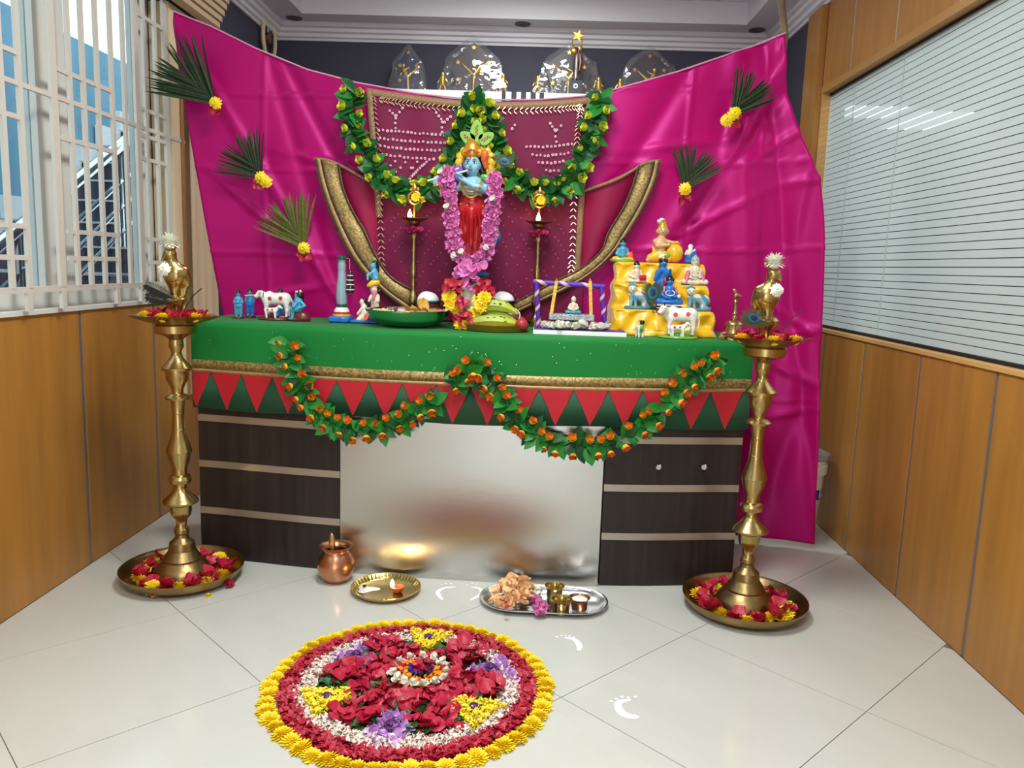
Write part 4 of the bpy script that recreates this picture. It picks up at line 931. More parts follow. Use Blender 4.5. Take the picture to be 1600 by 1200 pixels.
# ---- footprints in white powder
m_pow = M('rice_powder', (240, 240, 246), .8)
def footprint(pts, w, toes, label):
    P = spline([PZ(x, y, .0) for x, y in pts], 14); b = B(); v = []
    for i, p in enumerate(P):
        a, c_ = P[max(i - 1, 0)], P[min(i + 1, 14)]; d = (c_ - a).normalized(); s_ = Vector((-d.y, d.x, 0)); t = i / 14; ww = w * (math.sin(PI * (t * .9 + .08)) ** .5) * (.55 + .45 * t)
        v += [p + s_ * ww + Vector((0, 0, .0002)), p + Vector((0, 0, .0018)), p - s_ * ww + Vector((0, 0, .0002))]
    b.add(v, [(r * 3 + s, r * 3 + s + 1, r * 3 + s + 4, r * 3 + s + 3) for r in range(14) for s in (0, 1)])
    for x, y in toes: q_ = PZ(x, y); b.ball((q_.x, q_.y, .0006), (.0065, .005, .001), 0, 8, 4)
    tag(b.obj('footprint', m_pow, None, smooth=180), label, 'footprint', 'white powder footprints on the floor')
footprint([(712, 917), (694, 919), (684, 926), (692, 938)], .011, [(705, 912), (697, 912), (690, 914)], 'white powder footprint on the floor left of the steel tray, near the brass plate')
footprint([(736, 917), (750, 920), (752, 928), (734, 938)], .011, [(730, 914), (738, 912), (745, 913)], 'white powder footprint on the floor just left of the steel tray')
footprint([(882, 996), (897, 999), (905, 1008), (904, 1017)], .013, [(870, 995), (877, 993), (884, 993), (890, 994), (897, 996)], 'white powder footprint on the floor in front of the steel tray')
footprint([(985, 1093), (966, 1098), (970, 1112), (984, 1119), (998, 1120)], .016, [(955, 1096), (963, 1092), (972, 1089), (982, 1090), (993, 1089)], 'large white powder footprint on the floor right of the flower design')
# ------------------------------------------------------------------ flower design on the floor
A_, B_, C_ = PZ(404, 1085, .0), PZ(866, 1076, .0), PZ(655, 972, .0)
def circ(a, b, c):
    ax, ay, bx, by, cx, cy = a.x, a.y, b.x, b.y, c.x, c.y; d = 2 * (ax * (by - cy) + bx * (cy - ay) + cx * (ay - by))
    ux = ((ax * ax + ay * ay) * (by - cy) + (bx * bx + by * by) * (cy - ay) + (cx * cx + cy * cy) * (ay - by)) / d
    uy = ((ax * ax + ay * ay) * (cx - bx) + (bx * bx + by * by) * (ax - cx) + (cx * cx + cy * cy) * (bx - ax)) / d
    return ux, uy, math.hypot(ax - ux, ay - uy)
RX_, RY_, RR = circ(A_, B_, C_); RC = Vector((RX_, RY_, 0))
n = 58; ro_ = RR - .028
for k in range(n):
    a = 2 * PI * k / n; arc = ('right', 'back', 'left', 'front')[int((a + PI / 4) // (PI / 2)) % 4]; r = ro_ + random.uniform(-.006, .006)
    lone('chrysanthemum', CHR[k % 3], RC + Vector((r * math.cos(a), r * math.sin(a), 0)), 'yellow chrysanthemum in the %s arc of the outer ring of the flower design' % arc, 'flower', 'yellow chrysanthemums in the %s arc of the ring' % arc, random.uniform(.028, .033), (random.uniform(-.25, .25), random.uniform(-.25, .25), k))
def scatter(name, label, mat, count, pos, size, asp, zmax, seed, cat='petals'):
    g_ = np.random.default_rng(seed); b = B()
    for _ in range(count):
        x, y = pos(g_); s = size * g_.uniform(.7, 1.3); w = s * asp; a = g_.uniform(0, 6.28); ca, sa = math.cos(a), math.sin(a); z = g_.uniform(.001, zmax); t1, t2, t3 = g_.uniform(0, .6 * s, 3)
        P = [(-s / 2, 0, t1), (0, -w / 2, t2 * .4), (s / 2, 0, t3), (0, w / 2, t2)]
        b.add([(x + px * ca - py * sa, y + px * sa + py * ca, z + pz) for px, py, pz in P], [(0, 1, 3), (1, 2, 3)])
    o = b.obj(name, mat, None, smooth=0); tag(o, label, cat, None, 'stuff'); return o
def annul(r0, r1):
    def f(g_): a = g_.uniform(0, 2 * PI); r = math.sqrt(g_.uniform(r0 ** 2, r1 ** 2)); return RX_ + r * math.cos(a), RY_ + r * math.sin(a)
    return f
k1, k2, k3 = RR - .055, RR - .100, RR - .155
B().lathe([(0, .0008), (k1, .0008), (k1 - .002, 0)], 72, (RX_, RY_, 0)).obj('petal_bed', m_redp, None); tag(bpy.data.objects['petal_bed'], 'thin layer of crushed red petals lying under the round flower design', 'petals')
scatter('red_petal_ring', 'broad ring of chopped red petals inside the yellow flowers of the floor design', m_redp, 5200, annul(k2 - .004, k1), .021, .6, .009, 1)
scatter('red_petal_tips', 'bright orange red petal tips strewn over the red ring of the floor design', M('scarlet_tip', (214, 66, 46), .5), 420, annul(k2, k1), .009, .5, .014, 2)
scatter('white_petal_ring', 'ring of chopped cream white petals inside the red ring of the floor design', m_creamp, 5200, annul(k3, k2 + .003), .016, .42, .012, 3)
scatter('brown_stalk_bits', 'brown stalk bits strewn over the cream white ring of the floor design', M('stalk_brown', (150, 92, 64), .6), 300, annul(k3, k2), .011, .2, .015, 4)
scatter('green_leaf_bed', 'dark green torn leaves filling the gaps of the star in the floor design', m_leafr, 1100, annul(.06, k3 - .004), .028, .7, .006, 5)
flp = lambda px, py: PZ(px, py, .01)
def blob(c_, rx, ry):
    def f(g_): a = g_.uniform(0, 2 * PI); r = math.sqrt(g_.uniform(0, 1)); return c_.x + rx * r * math.cos(a), c_.y + ry * r * math.sin(a)
    return f
m_yelp = M('yellow_petal', (246, 222, 40), .55); m_lil = M('lilac_petal', (206, 152, 220), .55, noise=(40, .12)); m_vio = M('violet_petal', (84, 24, 96), .5); m_org = M('marigold_petal', (246, 152, 18), .55); m_blu = M('blue_petal', (60, 44, 150), .5)
VIO = chrys_mesh('violet_centre', m_vio, ((1, .15, 16), (.7, .45, 12), (.4, .6, 8)), .22)
LIL = clump_mesh('lilac_flower', petal_mesh('lp', m_lil, .3, .08, 2), 3, m_lil, .25, 71, .1)
pat = [((513, 1096), 'y', 'left'), ((738, 1112), 'y', 'lower right'), ((668, 1004), 'y', 'top'), ((558, 1030), 'l', 'upper left'), ((764, 1050), 'l', 'right'), ((612, 1138), 'l', 'bottom')]
for (px, py), kind, nm in pat:
    c_ = flp(px, py); d = (c_ - RC); d.z = 0; d.normalize(); s_ = Vector((-d.y, d.x, 0))
    def wedge(g_, c_=c_, d=d, s_=s_):
        v_ = g_.uniform(-1, 1); w = (.25 + .75 * (v_ + 1) / 2) * g_.uniform(-1, 1); q_ = c_ + d * v_ * .058 + s_ * w * .072; return q_.x, q_.y
    if kind == 'y': scatter('yellow_petal_patch', 'patch of chopped yellow petals at the %s of the star in the floor design' % nm, m_yelp, 900, wedge, .018, .35, .026, int(px), 'petals')
    else:
        g_ = np.random.default_rng(int(px))
        for k in range(40):
            x, y = wedge(g_); lone('lilac_petal', LIL, (x, y, .009 + .008 * random.random()), 'lilac petals in the patch at the %s of the star' % nm, 'petals', 'lilac petals at the %s of the star' % nm, .026, (.2, .2, k))
    lone('violet_flower', VIO, c_ + d * .004 + Vector((0, 0, .012)), 'dark violet flower head centred on the %s patch at the %s of the star' % ('yellow' if kind == 'y' else 'lilac', nm), 'flower', None, .021)
# six arms of large crimson petals
tips = [(603, 998), (748, 1010), (792, 1078), (693, 1143), (525, 1134), (506, 1045)]
names = ['upper left', 'upper right', 'right', 'lower right', 'lower left', 'left']
for (px, py), nm in zip(tips, names):
    tip = flp(px, py); tip.z = 0; d = tip - RC; Ld = d.length; d.normalize(); s_ = Vector((-d.y, d.x, 0)); k = 0
    for i in range(10):
        t = .34 + .66 * i / 9; wd = .064 * math.sin(PI * min(1, (t - .05) * .92)) ** .7
        for j in (-1.15, -.45, .25, .9):
            q_ = RC + d * Ld * (t * .93 - .03) + s_ * wd * (j * .8 + .15 + random.uniform(-.12, .12))
            lone('rose_petal', PET[(i + k) % 4], (q_.x, q_.y, .006 + .012 * random.random()), 'large crimson rose petal in the %s arm of the star design' % nm, 'petal', 'crimson petals of the %s star arm' % nm, random.uniform(.038, .05), (random.uniform(-.1, .65), random.uniform(-.4, .4), random.uniform(0, 6.3))); k += 1
# centre: white rim, marigold ring, blue petals, red heart
cc = flp(657, 1056)
for k in range(15):
    a = 2 * PI * k / 15; lone('white_blossom', WF, cc + Vector((.080 * math.cos(a), .080 * math.sin(a), .010)), 'white blossom edging the marigold heart of the floor design', 'flower', 'white blossoms round the design heart', .021, (0, 0, k))
scatter('marigold_ring', 'ring of orange marigold petals at the heart of the floor design', m_org, 620, lambda g_: (lambda a, r: (cc.x + r * math.cos(a), cc.y + r * math.sin(a)))(g_.uniform(0, 6.3), math.sqrt(g_.uniform(.0011, .0050))), .02, .55, .024, 8)
for k in range(9):
    a = 2 * PI * k / 9; lone('blue_petal', clump_mesh('blue_petal', petal_mesh('bp', m_blu, .3, .1, 3), 3, m_blu, .2, 80, .1) if k == 0 else bpy.data.objects['blue_petal'].data, cc + Vector((.033 * math.cos(a), .033 * math.sin(a), .018)), 'deep blue petal circling the red heart of the floor design', 'petal', 'blue petals at the design heart', .018, (0, 0, k))
lone('red_flower', ROSE[1], cc + Vector((0, 0, .018)), 'single crimson flower at the very centre of the floor design', 'flower', None, .03)
# ------------------------------------------------------------------ things on the desk
ZD = .953
def glaze(n, c, r=.28): return MATS.get(n) or M(n, c, r, spec=.55, noise=(30, .08))
g_sky = glaze('sky_blue_glaze', (70, 156, 190)); g_blue = glaze('blue_glaze', (32, 110, 190)); g_pale = glaze('pale_blue_glaze', (140, 190, 212)); g_black = glaze('black_glaze', (22, 20, 24)); g_white = glaze('white_glaze', (228, 224, 216)); g_red = glaze('red_glaze', (196, 36, 44)); g_brown = glaze('brown_glaze', (104, 36, 30)); g_skin = glaze('tan_glaze', (206, 164, 116)); g_yel = glaze('yellow_glaze', (226, 180, 40)); g_green = glaze('green_glaze', (120, 170, 60)); g_teal = glaze('teal_glaze', (60, 140, 160)); g_cream = glaze('cream_glaze', (220, 206, 180)); g_org = glaze('orange_glaze', (220, 96, 50)); g_purp = glaze('purple_glaze', (120, 90, 180)); g_grey = glaze('grey_blue_glaze', (140, 160, 170)); g_gold = M('gold_paint', (224, 170, 60), .3, metal=.7, noise=(60, .2)); g_pink = glaze('pink_glaze', (206, 110, 130)); g_dgr = glaze('dark_green_glaze', (24, 84, 66)); g_lip = glaze('lip_red', (150, 30, 44))
def pl_(px, Y): return PY(px, 505, Y).x
def fr_(px, Y, z=ZD):     # local frame: image offsets measured at the thing's own distance
    x0 = pl_(px, Y)
    def V(a, b, dy=0.0): p = PY(a, b, Y); return (p.x - x0, dy, p.z - z)
    k = (Y * .98859 - .02) / F
    return x0, V, (lambda n: n * k)
def eyes(par, hx, hy, hz, r, dx=.38, fy=-.86, m=None, up=.08):
    for s in (-1, 1):
        e = B().ball((0, 0, 0), (r * .2, r * .1, r * .11), 0, 8, 5).obj('eye', g_white, par, (hx + s * dx * r, hy + fy * r, hz + up * r)); B().ball((0, -r * .07, 0), (r * .1, r * .06, r * .1), 0, 8, 5).obj('pupil', g_black, e) if par.parent is None else None
        B().ball((hx + s * dx * r, hy + (fy + .02) * r, hz + (up + .24) * r), (r * .22, r * .08, r * .035), 0, 8, 4).obj('eyebrow', g_black, par)
    B().ball((hx, hy + (fy - .04) * r, hz - .42 * r), (r * .17, r * .07, r * .06), 0, 8, 5).obj('lips', g_lip, par)
def standing(t, h, skin, cloth, hair, base, arms='fold', crown=None, lean=0):
    s = h
    body = [El((0, 0, .845), (.078, .08, .095)), Cp((0, 0, .70), (0, 0, .80), .04, .035), Cp((0, 0, .52), (0, 0, .66), .095, .115), Cp((-.105, 0, .68), (-.135, -.01, .55), .042, .036), Cp((.105, 0, .68), (.135, -.01, .55), .042, .036)]
    if arms == 'fold': body += [Cp((-.135, -.01, .55), (.03, -.13, .57), .036, .03), Cp((.135, -.01, .55), (-.02, -.13, .54), .036, .03)]
    else: body += [Cp((-.135, -.01, .55), (-.06, -.13, .72), .036, .028), Cp((.135, -.01, .55), (.10, -.13, .74), .036, .028)]
    body += [Cp((-.05, 0, .5), (-.065, 0, .1), .07, .045), Cp((.05, 0, .5), (.065, 0, .1), .07, .045), El((-.07, -.05, .07), (.04, .08, .03)), El((.07, -.05, .07), (.04, .08, .03)), El((0, -.085, .845), (.016, .02, .02))]
    sc('body', body, skin, t, 46, .03, s)
    sc('garment', [Cp((0, 0, .52), (0, 0, .44), .11, .12), Cp((-.055, 0, .45), (-.068, 0, .16), .092, .066), Cp((.055, 0, .45), (.068, 0, .16), .092, .066)], cloth, t, 36, .03, s)
    sc('hair', [El((0, .012, .885), (.090, .090, .082)), Cp((0, .06, .8), (0, .07, .66), .07, .045), El((0, .01, .96), (.045, .045, .05))], hair, t, 30, .03, s)
    eyes(t, 0, 0, .835 * s, .08 * s)
    if crown: sc('crown', [Cp((0, -.01, .92), (0, 0, .99), .075, .03), Cp((-.02, -.02, .97), (-.04, -.02, 1.05), .02, .012)], crown, t, 24, .02, s)
    B().lathe([(0, 0), (.19 * s, 0), (.2 * s, .012 * s), (.19 * s, .05 * s), (0, .055 * s)], 20).obj('base', base, t)
def seated(t, h, skin, cloth, hair, base=None, bh=0.0, torso=None, crown=None, k=1.0, necklace=None):
    s = h; torso = torso or skin
    sc('head', [El((0, 0, .80), (.13, .13, .155)), Cp((0, 0, .6), (0, 0, .7), .06, .055), El((0, -.125, .79), (.022, .03, .03)), El((-.13, 0, .79), (.02, .03, .04)), El((.13, 0, .79), (.02, .03, .04))], skin, t, 36, .03, s)
    eyes(t, 0, 0, .80 * s, .13 * s)
    sc('body', [Cp((0, 0, .25), (0, 0, .52), .17, .18), Cp((-.19, 0, .54), (-.27, -.03, .33), .07, .06), Cp((.19, 0, .54), (.27, -.03, .33), .07, .06), Cp((-.27, -.03, .33), (-.12, -.2, .24), .06, .045), Cp((.27, -.03, .33), (.16, -.2, .27), .06, .045)], torso, t, 44, .05, s)
    sc('crossed_legs', [Cp((-.12, 0, .14), (-.38, -.12, .1), .13, .1), Cp((.12, 0, .14), (.38, -.12, .1), .13, .1), Cp((-.38, -.12, .1), (.06, -.24, .07), .09, .065), Cp((.38, -.12, .1), (-.06, -.24, .09), .09, .065)], cloth, t, 44, .05, s)
    sc('hair', [El((0, .022, .865), (.152, .150, .14)), Cp((0, .09, .75), (0, .1, .48), .12, .09), El((0, .02, .98), (.07, .07, .07))], hair, t, 30, .03, s)
    if crown: sc('crown', [Cp((0, -.02, .92), (0, 0, 1.02), .12, .05), El((.0, 0, 1.06), (.03, .03, .05))], crown, t, 26, .02, s)
    if necklace: B().tube([(.16 * s * math.sin(a), -.15 * s - .04 * s * abs(math.cos(a / 2)), .5 * s - .19 * s * (1 + math.cos(a)) * .5) for a in [PI * (i / 14 * 2 - 1) for i in range(15)]], .018 * s, 6).obj('necklace', necklace, t)
    if base: B().lathe([(0, -bh), (.4 * s, -bh), (.42 * s, -bh * .5), (.4 * s, .02 * s), (0, .02 * s)], 24, sy=.72).obj('base', base, t)
def cow(t, L, face=-1, spots=True, calf=True, base=(g_brown, g_brown), look=0.0):
    s = L; f = face
    P = lambda x, y, z: (f * x, y, z)
    body = [Cp(P(-.30, 0, .62), P(.22, 0, .60), .19, .17), El(P(.16, 0, .74), (.11, .11, .10)), Cp(P(.27, 0, .66), P(.42, -.05 - look, .76), .12, .085), Cp(P(.42, -.05 - look, .77), P(.54, -.10 - look * 2.0, .66), .085, .055)]
    for x, y in ((.22, .09), (.22, -.09), (-.36, .09), (-.36, -.09)): body += [Cp(P(x, y, .5), P(x + (.02 if x > 0 else -.02), y, .28), .085, .05), Cp(P(x + (.02 if x > 0 else -.02), y, .28), P(x, y, .07), .045, .045)]
    body += [Cp(P(.40, .03 - look, .8), P(.36, .15 - look, .80), .03, .015), Cp(P(.40, -.12 - look, .8), P(.36, -.24 - look, .80), .03, .015)]
    def paint(c):
        m_ = np.zeros(len(c), int)
        for sx, sz in ((.10, .62), (-.22, .64)):
            d = np.hypot(c[:, 0] - f * sx, c[:, 2] - sz); m_[(d < .062) & (c[:, 1] < 0)] = 1
        m_[c[:, 2] < .10] = 2; m_[(np.linalg.norm(c - np.array(P(.56, -.12 - look * 2.0, .63)), axis=1) < .055)] = 3
        return m_
    sc('body', body, [g_white, g_red, g_black, g_pink], t, 64, .06, s, paint=paint)
    for q_ in (.01, -.09): sc('horn', [Cp(P(.40, q_ - look, .83), P(.41, q_ * 1.6 - look, .93), .022, .010)], g_black, t, 14, .01, s)
    for q_ in (.02, -.12): B().ball((f * .46 * s, (q_ - look * 1.3) * s, .79 * s), .017 * s, 0, 8, 6).obj('eye', g_black, t)
    B().tube([P(-.47 * s, 0, .66 * s), P(-.53 * s, -.02 * s, .5 * s), P(-.52 * s, -.03 * s, .28 * s)], [.02 * s, .015 * s, .028 * s], 8).obj('tail', g_white, t)
    B().tube([P((.33 + .03 * math.cos(a)) * s, (-.03 - look * .3 + .115 * math.cos(a)) * s, (.69 + .115 * math.sin(a)) * s) for a in [2 * PI * i / 16 for i in range(16)]], .012 * s, 6, closed=True).obj('collar', g_gold if look else g_black, t)
    if calf:
        c = [Cp(P(.16, -.26, .28), P(-.10, -.26, .30), .075, .07), Cp(P(-.10, -.26, .31), P(-.21, -.26, .40), .05, .042), Cp(P(-.21, -.26, .4), P(-.29, -.26, .36), .045, .028)]
        for x in (.17, -.09): c += [Cp(P(x, -.22, .26), P(x + .02, -.22, .05), .04, .028), Cp(P(x, -.31, .26), P(x - .02, -.31, .05), .04, .028)]
        def cp(cc): m_ = np.zeros(len(cc), int); m_[np.hypot(cc[:, 0] - f * .12, cc[:, 2] - .3) < .035] = 1; m_[np.hypot(cc[:, 0] + f * .02, cc[:, 2] - .31) < .03] = 1; return m_
        sc('calf', c, [g_white, g_red], t, 44, .04, s, paint=cp)
    B().lathe([(0, 0), (.5 * s, 0), (.52 * s, .02 * s), (.5 * s, .065 * s), (0, .07 * s)], 24, sy=.75).obj('base', base[0], t)
    sc('ground', [El(P(-.05, .05, .07), (.38, .2, .12))], base[1], t, 26, .02, s)
# little figures at the left end
x, V, r = fr_(373, 3.2); t = thing('standing_figurine', 'blue standing figurine with folded hands, leftmost on the green cloth', 'figurine', (x, 3.2, ZD), .25, 'blue clay figurines'); standing(t, r(46), g_sky, g_sky, g_black, g_brown)
x, V, r = fr_(391, 3.28); t = thing('standing_figurine', 'blue standing figurine playing a flute, second from the left on the green cloth', 'figurine', (x, 3.28, ZD), .35, 'blue clay figurines'); standing(t, r(47), g_sky, g_blue, g_black, g_brown, 'flute')
B().tube([(-.02, -.02, r(35)), (.03, -.017, r(36))], .002, 6).obj('flute', g_cream, t)
x, V, r = fr_(438, 3.33); t = thing('standing_figurine', 'dark haired figurine standing behind the left white cow, only its head showing', 'figurine', (x, 3.33, ZD), 0, 'blue clay figurines'); standing(t, r(47), g_sky, g_blue, g_black, g_brown)
x, V, r = fr_(430, 3.2); t = thing('cow_figurine', 'white cow figurine with red spots and suckling calf at the left of the desk', 'figurine', (x, 3.2, ZD), 0, 'white cow figurines'); cow(t, r(54), -1)
sc('blue_child', [El((-.0, -.0, .0), (.2, .16, .2)), El((.12, -.02, .16), (.13, .12, .13))], g_blue, t, 22, .05, .05, (r(6), -.022, .022))
x, V, r = fr_(468, 3.17); t = thing('seated_figurine', 'blue figurine sitting sideways on a brown rock at the left of the desk', 'figurine', (x, 3.17, ZD), 0, 'blue clay figurines')
s_ = r(50)
sc('body', [El((-.05, 0, .80), (.10, .10, .115)), Cp((0, 0, .42), (-.02, 0, .62), .13, .14), Cp((0, -.05, .38), (-.20, -.08, .36), .11, .085), Cp((-.20, -.08, .36), (-.20, -.1, .08), .08, .05), Cp((.0, .05, .38), (-.15, .06, .36), .11, .085), Cp((-.15, .06, .36), (-.14, .06, .08), .08, .05), El((-.25, -.1, .07), (.09, .05, .035)), Cp((-.03, -.14, .62), (-.12, -.2, .46), .05, .045), Cp((-.12, -.2, .46), (-.18, -.12, .62), .045, .035), Cp((.08, -.1, .62), (.20, -.12, .5), .05, .04), Cp((.2, -.12, .5), (.06, -.2, .42), .04, .035)], g_sky, t, 50, .04, s_)
sc('hair', [El((0, .0, .83), (.115, .11, .12)), Cp((.05, .02, .8), (.08, .02, .58), .1, .05), El((.02, 0, .97), (.045, .045, .06))], g_black, t, 30, .03, s_)
sc('headband', [El((-.07, -.05, .93), (.05, .05, .04)), El((.05, -.05, .95), (.045, .05, .05))], g_cream, t, 18, .02, s_)
sc('rock', [El((.06, 0, .12), (.26, .2, .22)), El((-.12, 0, .04), (.26, .2, .06)), El((.2, 0, .08), (.16, .16, .12))], g_brown, t, 36, .06, s_)
# pillar group
YP = 3.2; x, V, r = fr_(545, YP); pg = thing('pillar_figurine', 'painted grey pillar figurine with hanging pots, children and a seated woman on a blue base', 'figurine', (x, YP, ZD))
c = V(533, 500)
B().box((V(518, 492)[0], -.06, 0), (V(550, 492)[0], .05, r(10))).obj('base', g_blue, pg).modifiers.new('b', 'BEVEL').width = .006
B().box((V(550, 492)[0], -.05, 0), (V(604, 492)[0], .06, r(5))).obj('lower_base', g_blue, pg).modifiers.new('b', 'BEVEL').width = .005
cx = V(534, 492)[0]; zp = lambda y: V(534, y)[2]
B().lathe([(r(14.5), r(10)), (r(14.5), zp(491)), (r(12), zp(490)), (0, zp(490))], 28, (cx, 0, 0)).obj('yellow_ring', g_yel, pg)
B().lathe([(r(13), zp(491)), (r(13), zp(488)), (r(12), zp(487)), (0, zp(487))], 28, (cx, 0, 0)).obj('red_ring', g_red, pg)
B().lathe([(r(12.5), zp(487)), (r(11), zp(483)), (r(8.5), zp(480)), (0, zp(480))], 28, (cx, 0, 0)).obj('lotus_ring', g_white, pg)
B().lathe([(r(8), zp(480)), (r(8.2), zp(475)), (0, zp(475))], 24, (cx, 0, 0)).obj('green_ring', g_dgr, pg)
B().lathe([(r(8), zp(475)), (r(9), zp(466)), (r(8.6), zp(450)), (r(6.5), zp(430)), (r(6), zp(421)), (r(6.8), zp(419)), (r(6), zp(417)), (r(6.9), zp(415)), (r(5.6), zp(412)), (r(5.5), zp(408)), (r(7), zp(406)), (0, zp(406))], 28, (cx, 0, 0)).obj('shaft', g_grey, pg, smooth=50)
B().lathe([(r(6.5), zp(406)), (r(7.8), zp(402)), (r(7.6), zp(400)), (0, zp(400))], 24, (cx, 0, 0)).obj('capital', g_dgr, pg)
B().tube([(cx + r(6), 0, zp(403)), (V(547, 404)[0], -.01, zp(404)), (V(547.5, 420)[0], -.01, zp(421))], .0013, 5).obj('string', M('pink_string', (226, 140, 160), .6), pg)
pots = B().lathe([(0, zp(457)), (r(5.5), zp(457)), (r(7), zp(453)), (r(6), zp(447)), (r(5), zp(446)), (r(6.3), zp(443)), (r(6), zp(438)), (r(4), zp(434)), (r(5), zp(431)), (r(3), zp(425)), (r(1.5), zp(421)), (0, zp(420))], 22, (V(548, 492)[0], -.01, 0)).obj('hanging_pots', g_black, pg, smooth=60)
for y_, rr in ((452, 7.1), (444, 6.5), (437, 6.1), (430, 5.1)): B().lathe([(r(rr - .3), zp(y_ + .8)), (r(rr), zp(y_)), (r(rr - .3), zp(y_ - .8))], 22, (V(548, 492)[0], -.01, 0)).obj('white_band', g_white, pots)
# upper child on the shoulders, lower child, seated woman
sc('blue_child', [El(V(583, 416), (r(5), r(5), r(6))), Cp(V(585, 424), V(586, 434), r(5), r(6)), Cp(V(582, 426, -.012), V(576, 430, -.02), r(2.2), r(2)), Cp(V(576, 430, -.02), V(577, 437, -.03), r(2), r(1.6)), Cp(V(589, 427), V(590, 436, -.01), r(2.4), r(2))], g_sky, pg, 40, .006)
sc('yellow_dhoti', [El(V(586, 442), (r(8), r(7), r(5))), Cp(V(582, 442, -.01), V(577, 446, -.015), r(4), r(3)), Cp(V(590, 441, -.005), V(580, 445, -.02), r(4), r(3))], g_yel, pg, 26, .008)
sc('hair', [El(V(585, 413, .008), (r(5.5), r(5), r(6))), Cp(V(588, 416, .01), V(590, 424, .01), r(4), r(2))], g_black, pg, 22, .006); sc('feather', [El(V(585, 405), (r(3), r(1.5), r(3)))], g_green, pg, 16)
sc('carrier_boy', [El(V(584, 452), (r(6), r(6), r(6))), Cp(V(584, 458), V(585, 462), r(3), r(3)), Cp(V(586, 463), V(586, 470), r(6), r(6)), Cp(V(584, 472), V(583, 484), r(4), r(3.5)), Cp(V(588, 472), V(589, 484), r(4), r(3.5)), Cp(V(580, 463, -.01), V(578, 470, -.02), r(2.4), r(2)), Cp(V(591, 463), V(592, 470, -.01), r(2.4), r(2))], g_cream, pg, 44, .008)
sc('pink_scarf', [Cp(V(586, 458, -.012), V(585, 468, -.018), r(3.6), r(2)), El(V(585, 459), (r(6), r(6), r(2)))], g_pink, pg, 22, .006); sc('turban', [El(V(584, 448), (r(6.3), r(6), r(3)))], g_white, pg, 18)
sc('pedestal', [Bx(V(586, 493), (r(7), .03, r(8)), .004)], g_blue, pg, 20)
sc('seated_woman', [El(V(566, 472), (r(4.5), r(4.5), r(5.5))), Cp(V(569, 480), V(570, 488), r(5), r(7)), Cp(V(570, 492), V(562, 499, -.02), r(7), r(4)), Cp(V(566, 482, -.015), V(561, 490, -.025), r(2.2), r(2))], g_cream, pg, 34, .008)
sc('long_hair', [El(V(569, 470, .004), (r(4.6), r(4.6), r(5.4))), Cp(V(572, 473, .01), V(577, 488, .012), r(4), r(2.4))], g_black, pg, 24, .006); sc('orange_sari', [Cp(V(573, 490, 0), V(575, 497, -.02), r(6), r(4)), El(V(571, 500, -.03), (r(6), r(5), r(2)))], g_org, pg, 22, .008)
# steel bowl of snacks
YB_ = 3.10; x, V, r = fr_(637, YB_); R0 = r(68)
bw = thing('steel_bowl', 'wide shiny steel bowl heaped with fried snacks on the green cloth', 'bowl', (x, YB_, ZD))
B().lathe([(0, 0), (R0 * .5, 0), (R0 * .72, .012), (R0 * .9, .038), (R0 * .985, .062), (R0, .066), (R0 * .985, .067), (R0 * .95, .06), (R0 * .86, .036), (R0 * .68, .016), (0, .01)], 56).obj('shell', m_ssteel, bw, smooth=60)
m_snack = M('fried_snack', (214, 166, 70), .6, noise=(40, .3), bump=(60, .4)); m_rice = M('puffed_rice', (226, 208, 160), .7, noise=(60, .2)); m_laddu = M('sweet_brown', (196, 128, 78), .6, noise=(80, .25), bump=(90, .4))
chip = petal_mesh('chip', m_snack, .5, .12, 9)
for k in range(34):
    a = random.uniform(-.9, 1.6); rr = R0 * random.uniform(.1, .62); 
    lone('fried_chip', chip, (x + rr * math.cos(a), YB_ + rr * math.sin(a) - .01, ZD + .048 + .022 * (1 - rr / R0) * random.random()), 'golden fried chip heaped in the steel bowl', 'snack', 'fried chips in the steel bowl', random.uniform(.026, .038), (random.uniform(-.7, .9), random.uniform(-.6, .6), k * 1.7))
lone('fried_chip', chip, (x + r(22), YB_ - .03, ZD + .07), 'large folded chip standing up at the centre of the steel bowl heap', 'snack', None, .05, (1.0, .5, .4))
b = B()
for k in range(260): a = random.uniform(1.7, 4.4); rr = R0 * math.sqrt(random.uniform(.02, .72)); b.ball((x + rr * math.cos(a), YB_ + rr * math.sin(a), ZD + .046 + random.uniform(0, .014)), (.007, .005, .004), 0, 5, 4)
tag(b.obj('puffed_rice', m_rice, None), 'pale puffed rice filling the left part of the steel bowl', 'snack', None, 'stuff')
for k in range(9): a = -1.3 + k * .22; rr = R0 * (.66 + .1 * (k % 2)); lone('round_sweet', B().ball((0, 0, 0), (.016, .016, .011), 0, 12, 8).mesh('round_sweet', m_laddu) if k == 0 else bpy.data.objects['round_sweet'].data, (x + rr * math.cos(a), YB_ + rr * math.sin(a), ZD + .058), 'small round brown sweet at the right of the steel bowl', 'sweet', 'brown sweets in the steel bowl')
ct = thing('steel_cup', 'small polished steel cup standing among the snacks in the steel bowl', 'cup', (x + V(614, 492)[0], YB_ + .0, ZD + .04)); B().lathe([(0, 0), (.018, 0), (.021, .03), (.023, .032), (.021, .032), (.017, .004), (0, .004)], 24).obj('wall', m_ssteel, ct, smooth=50)
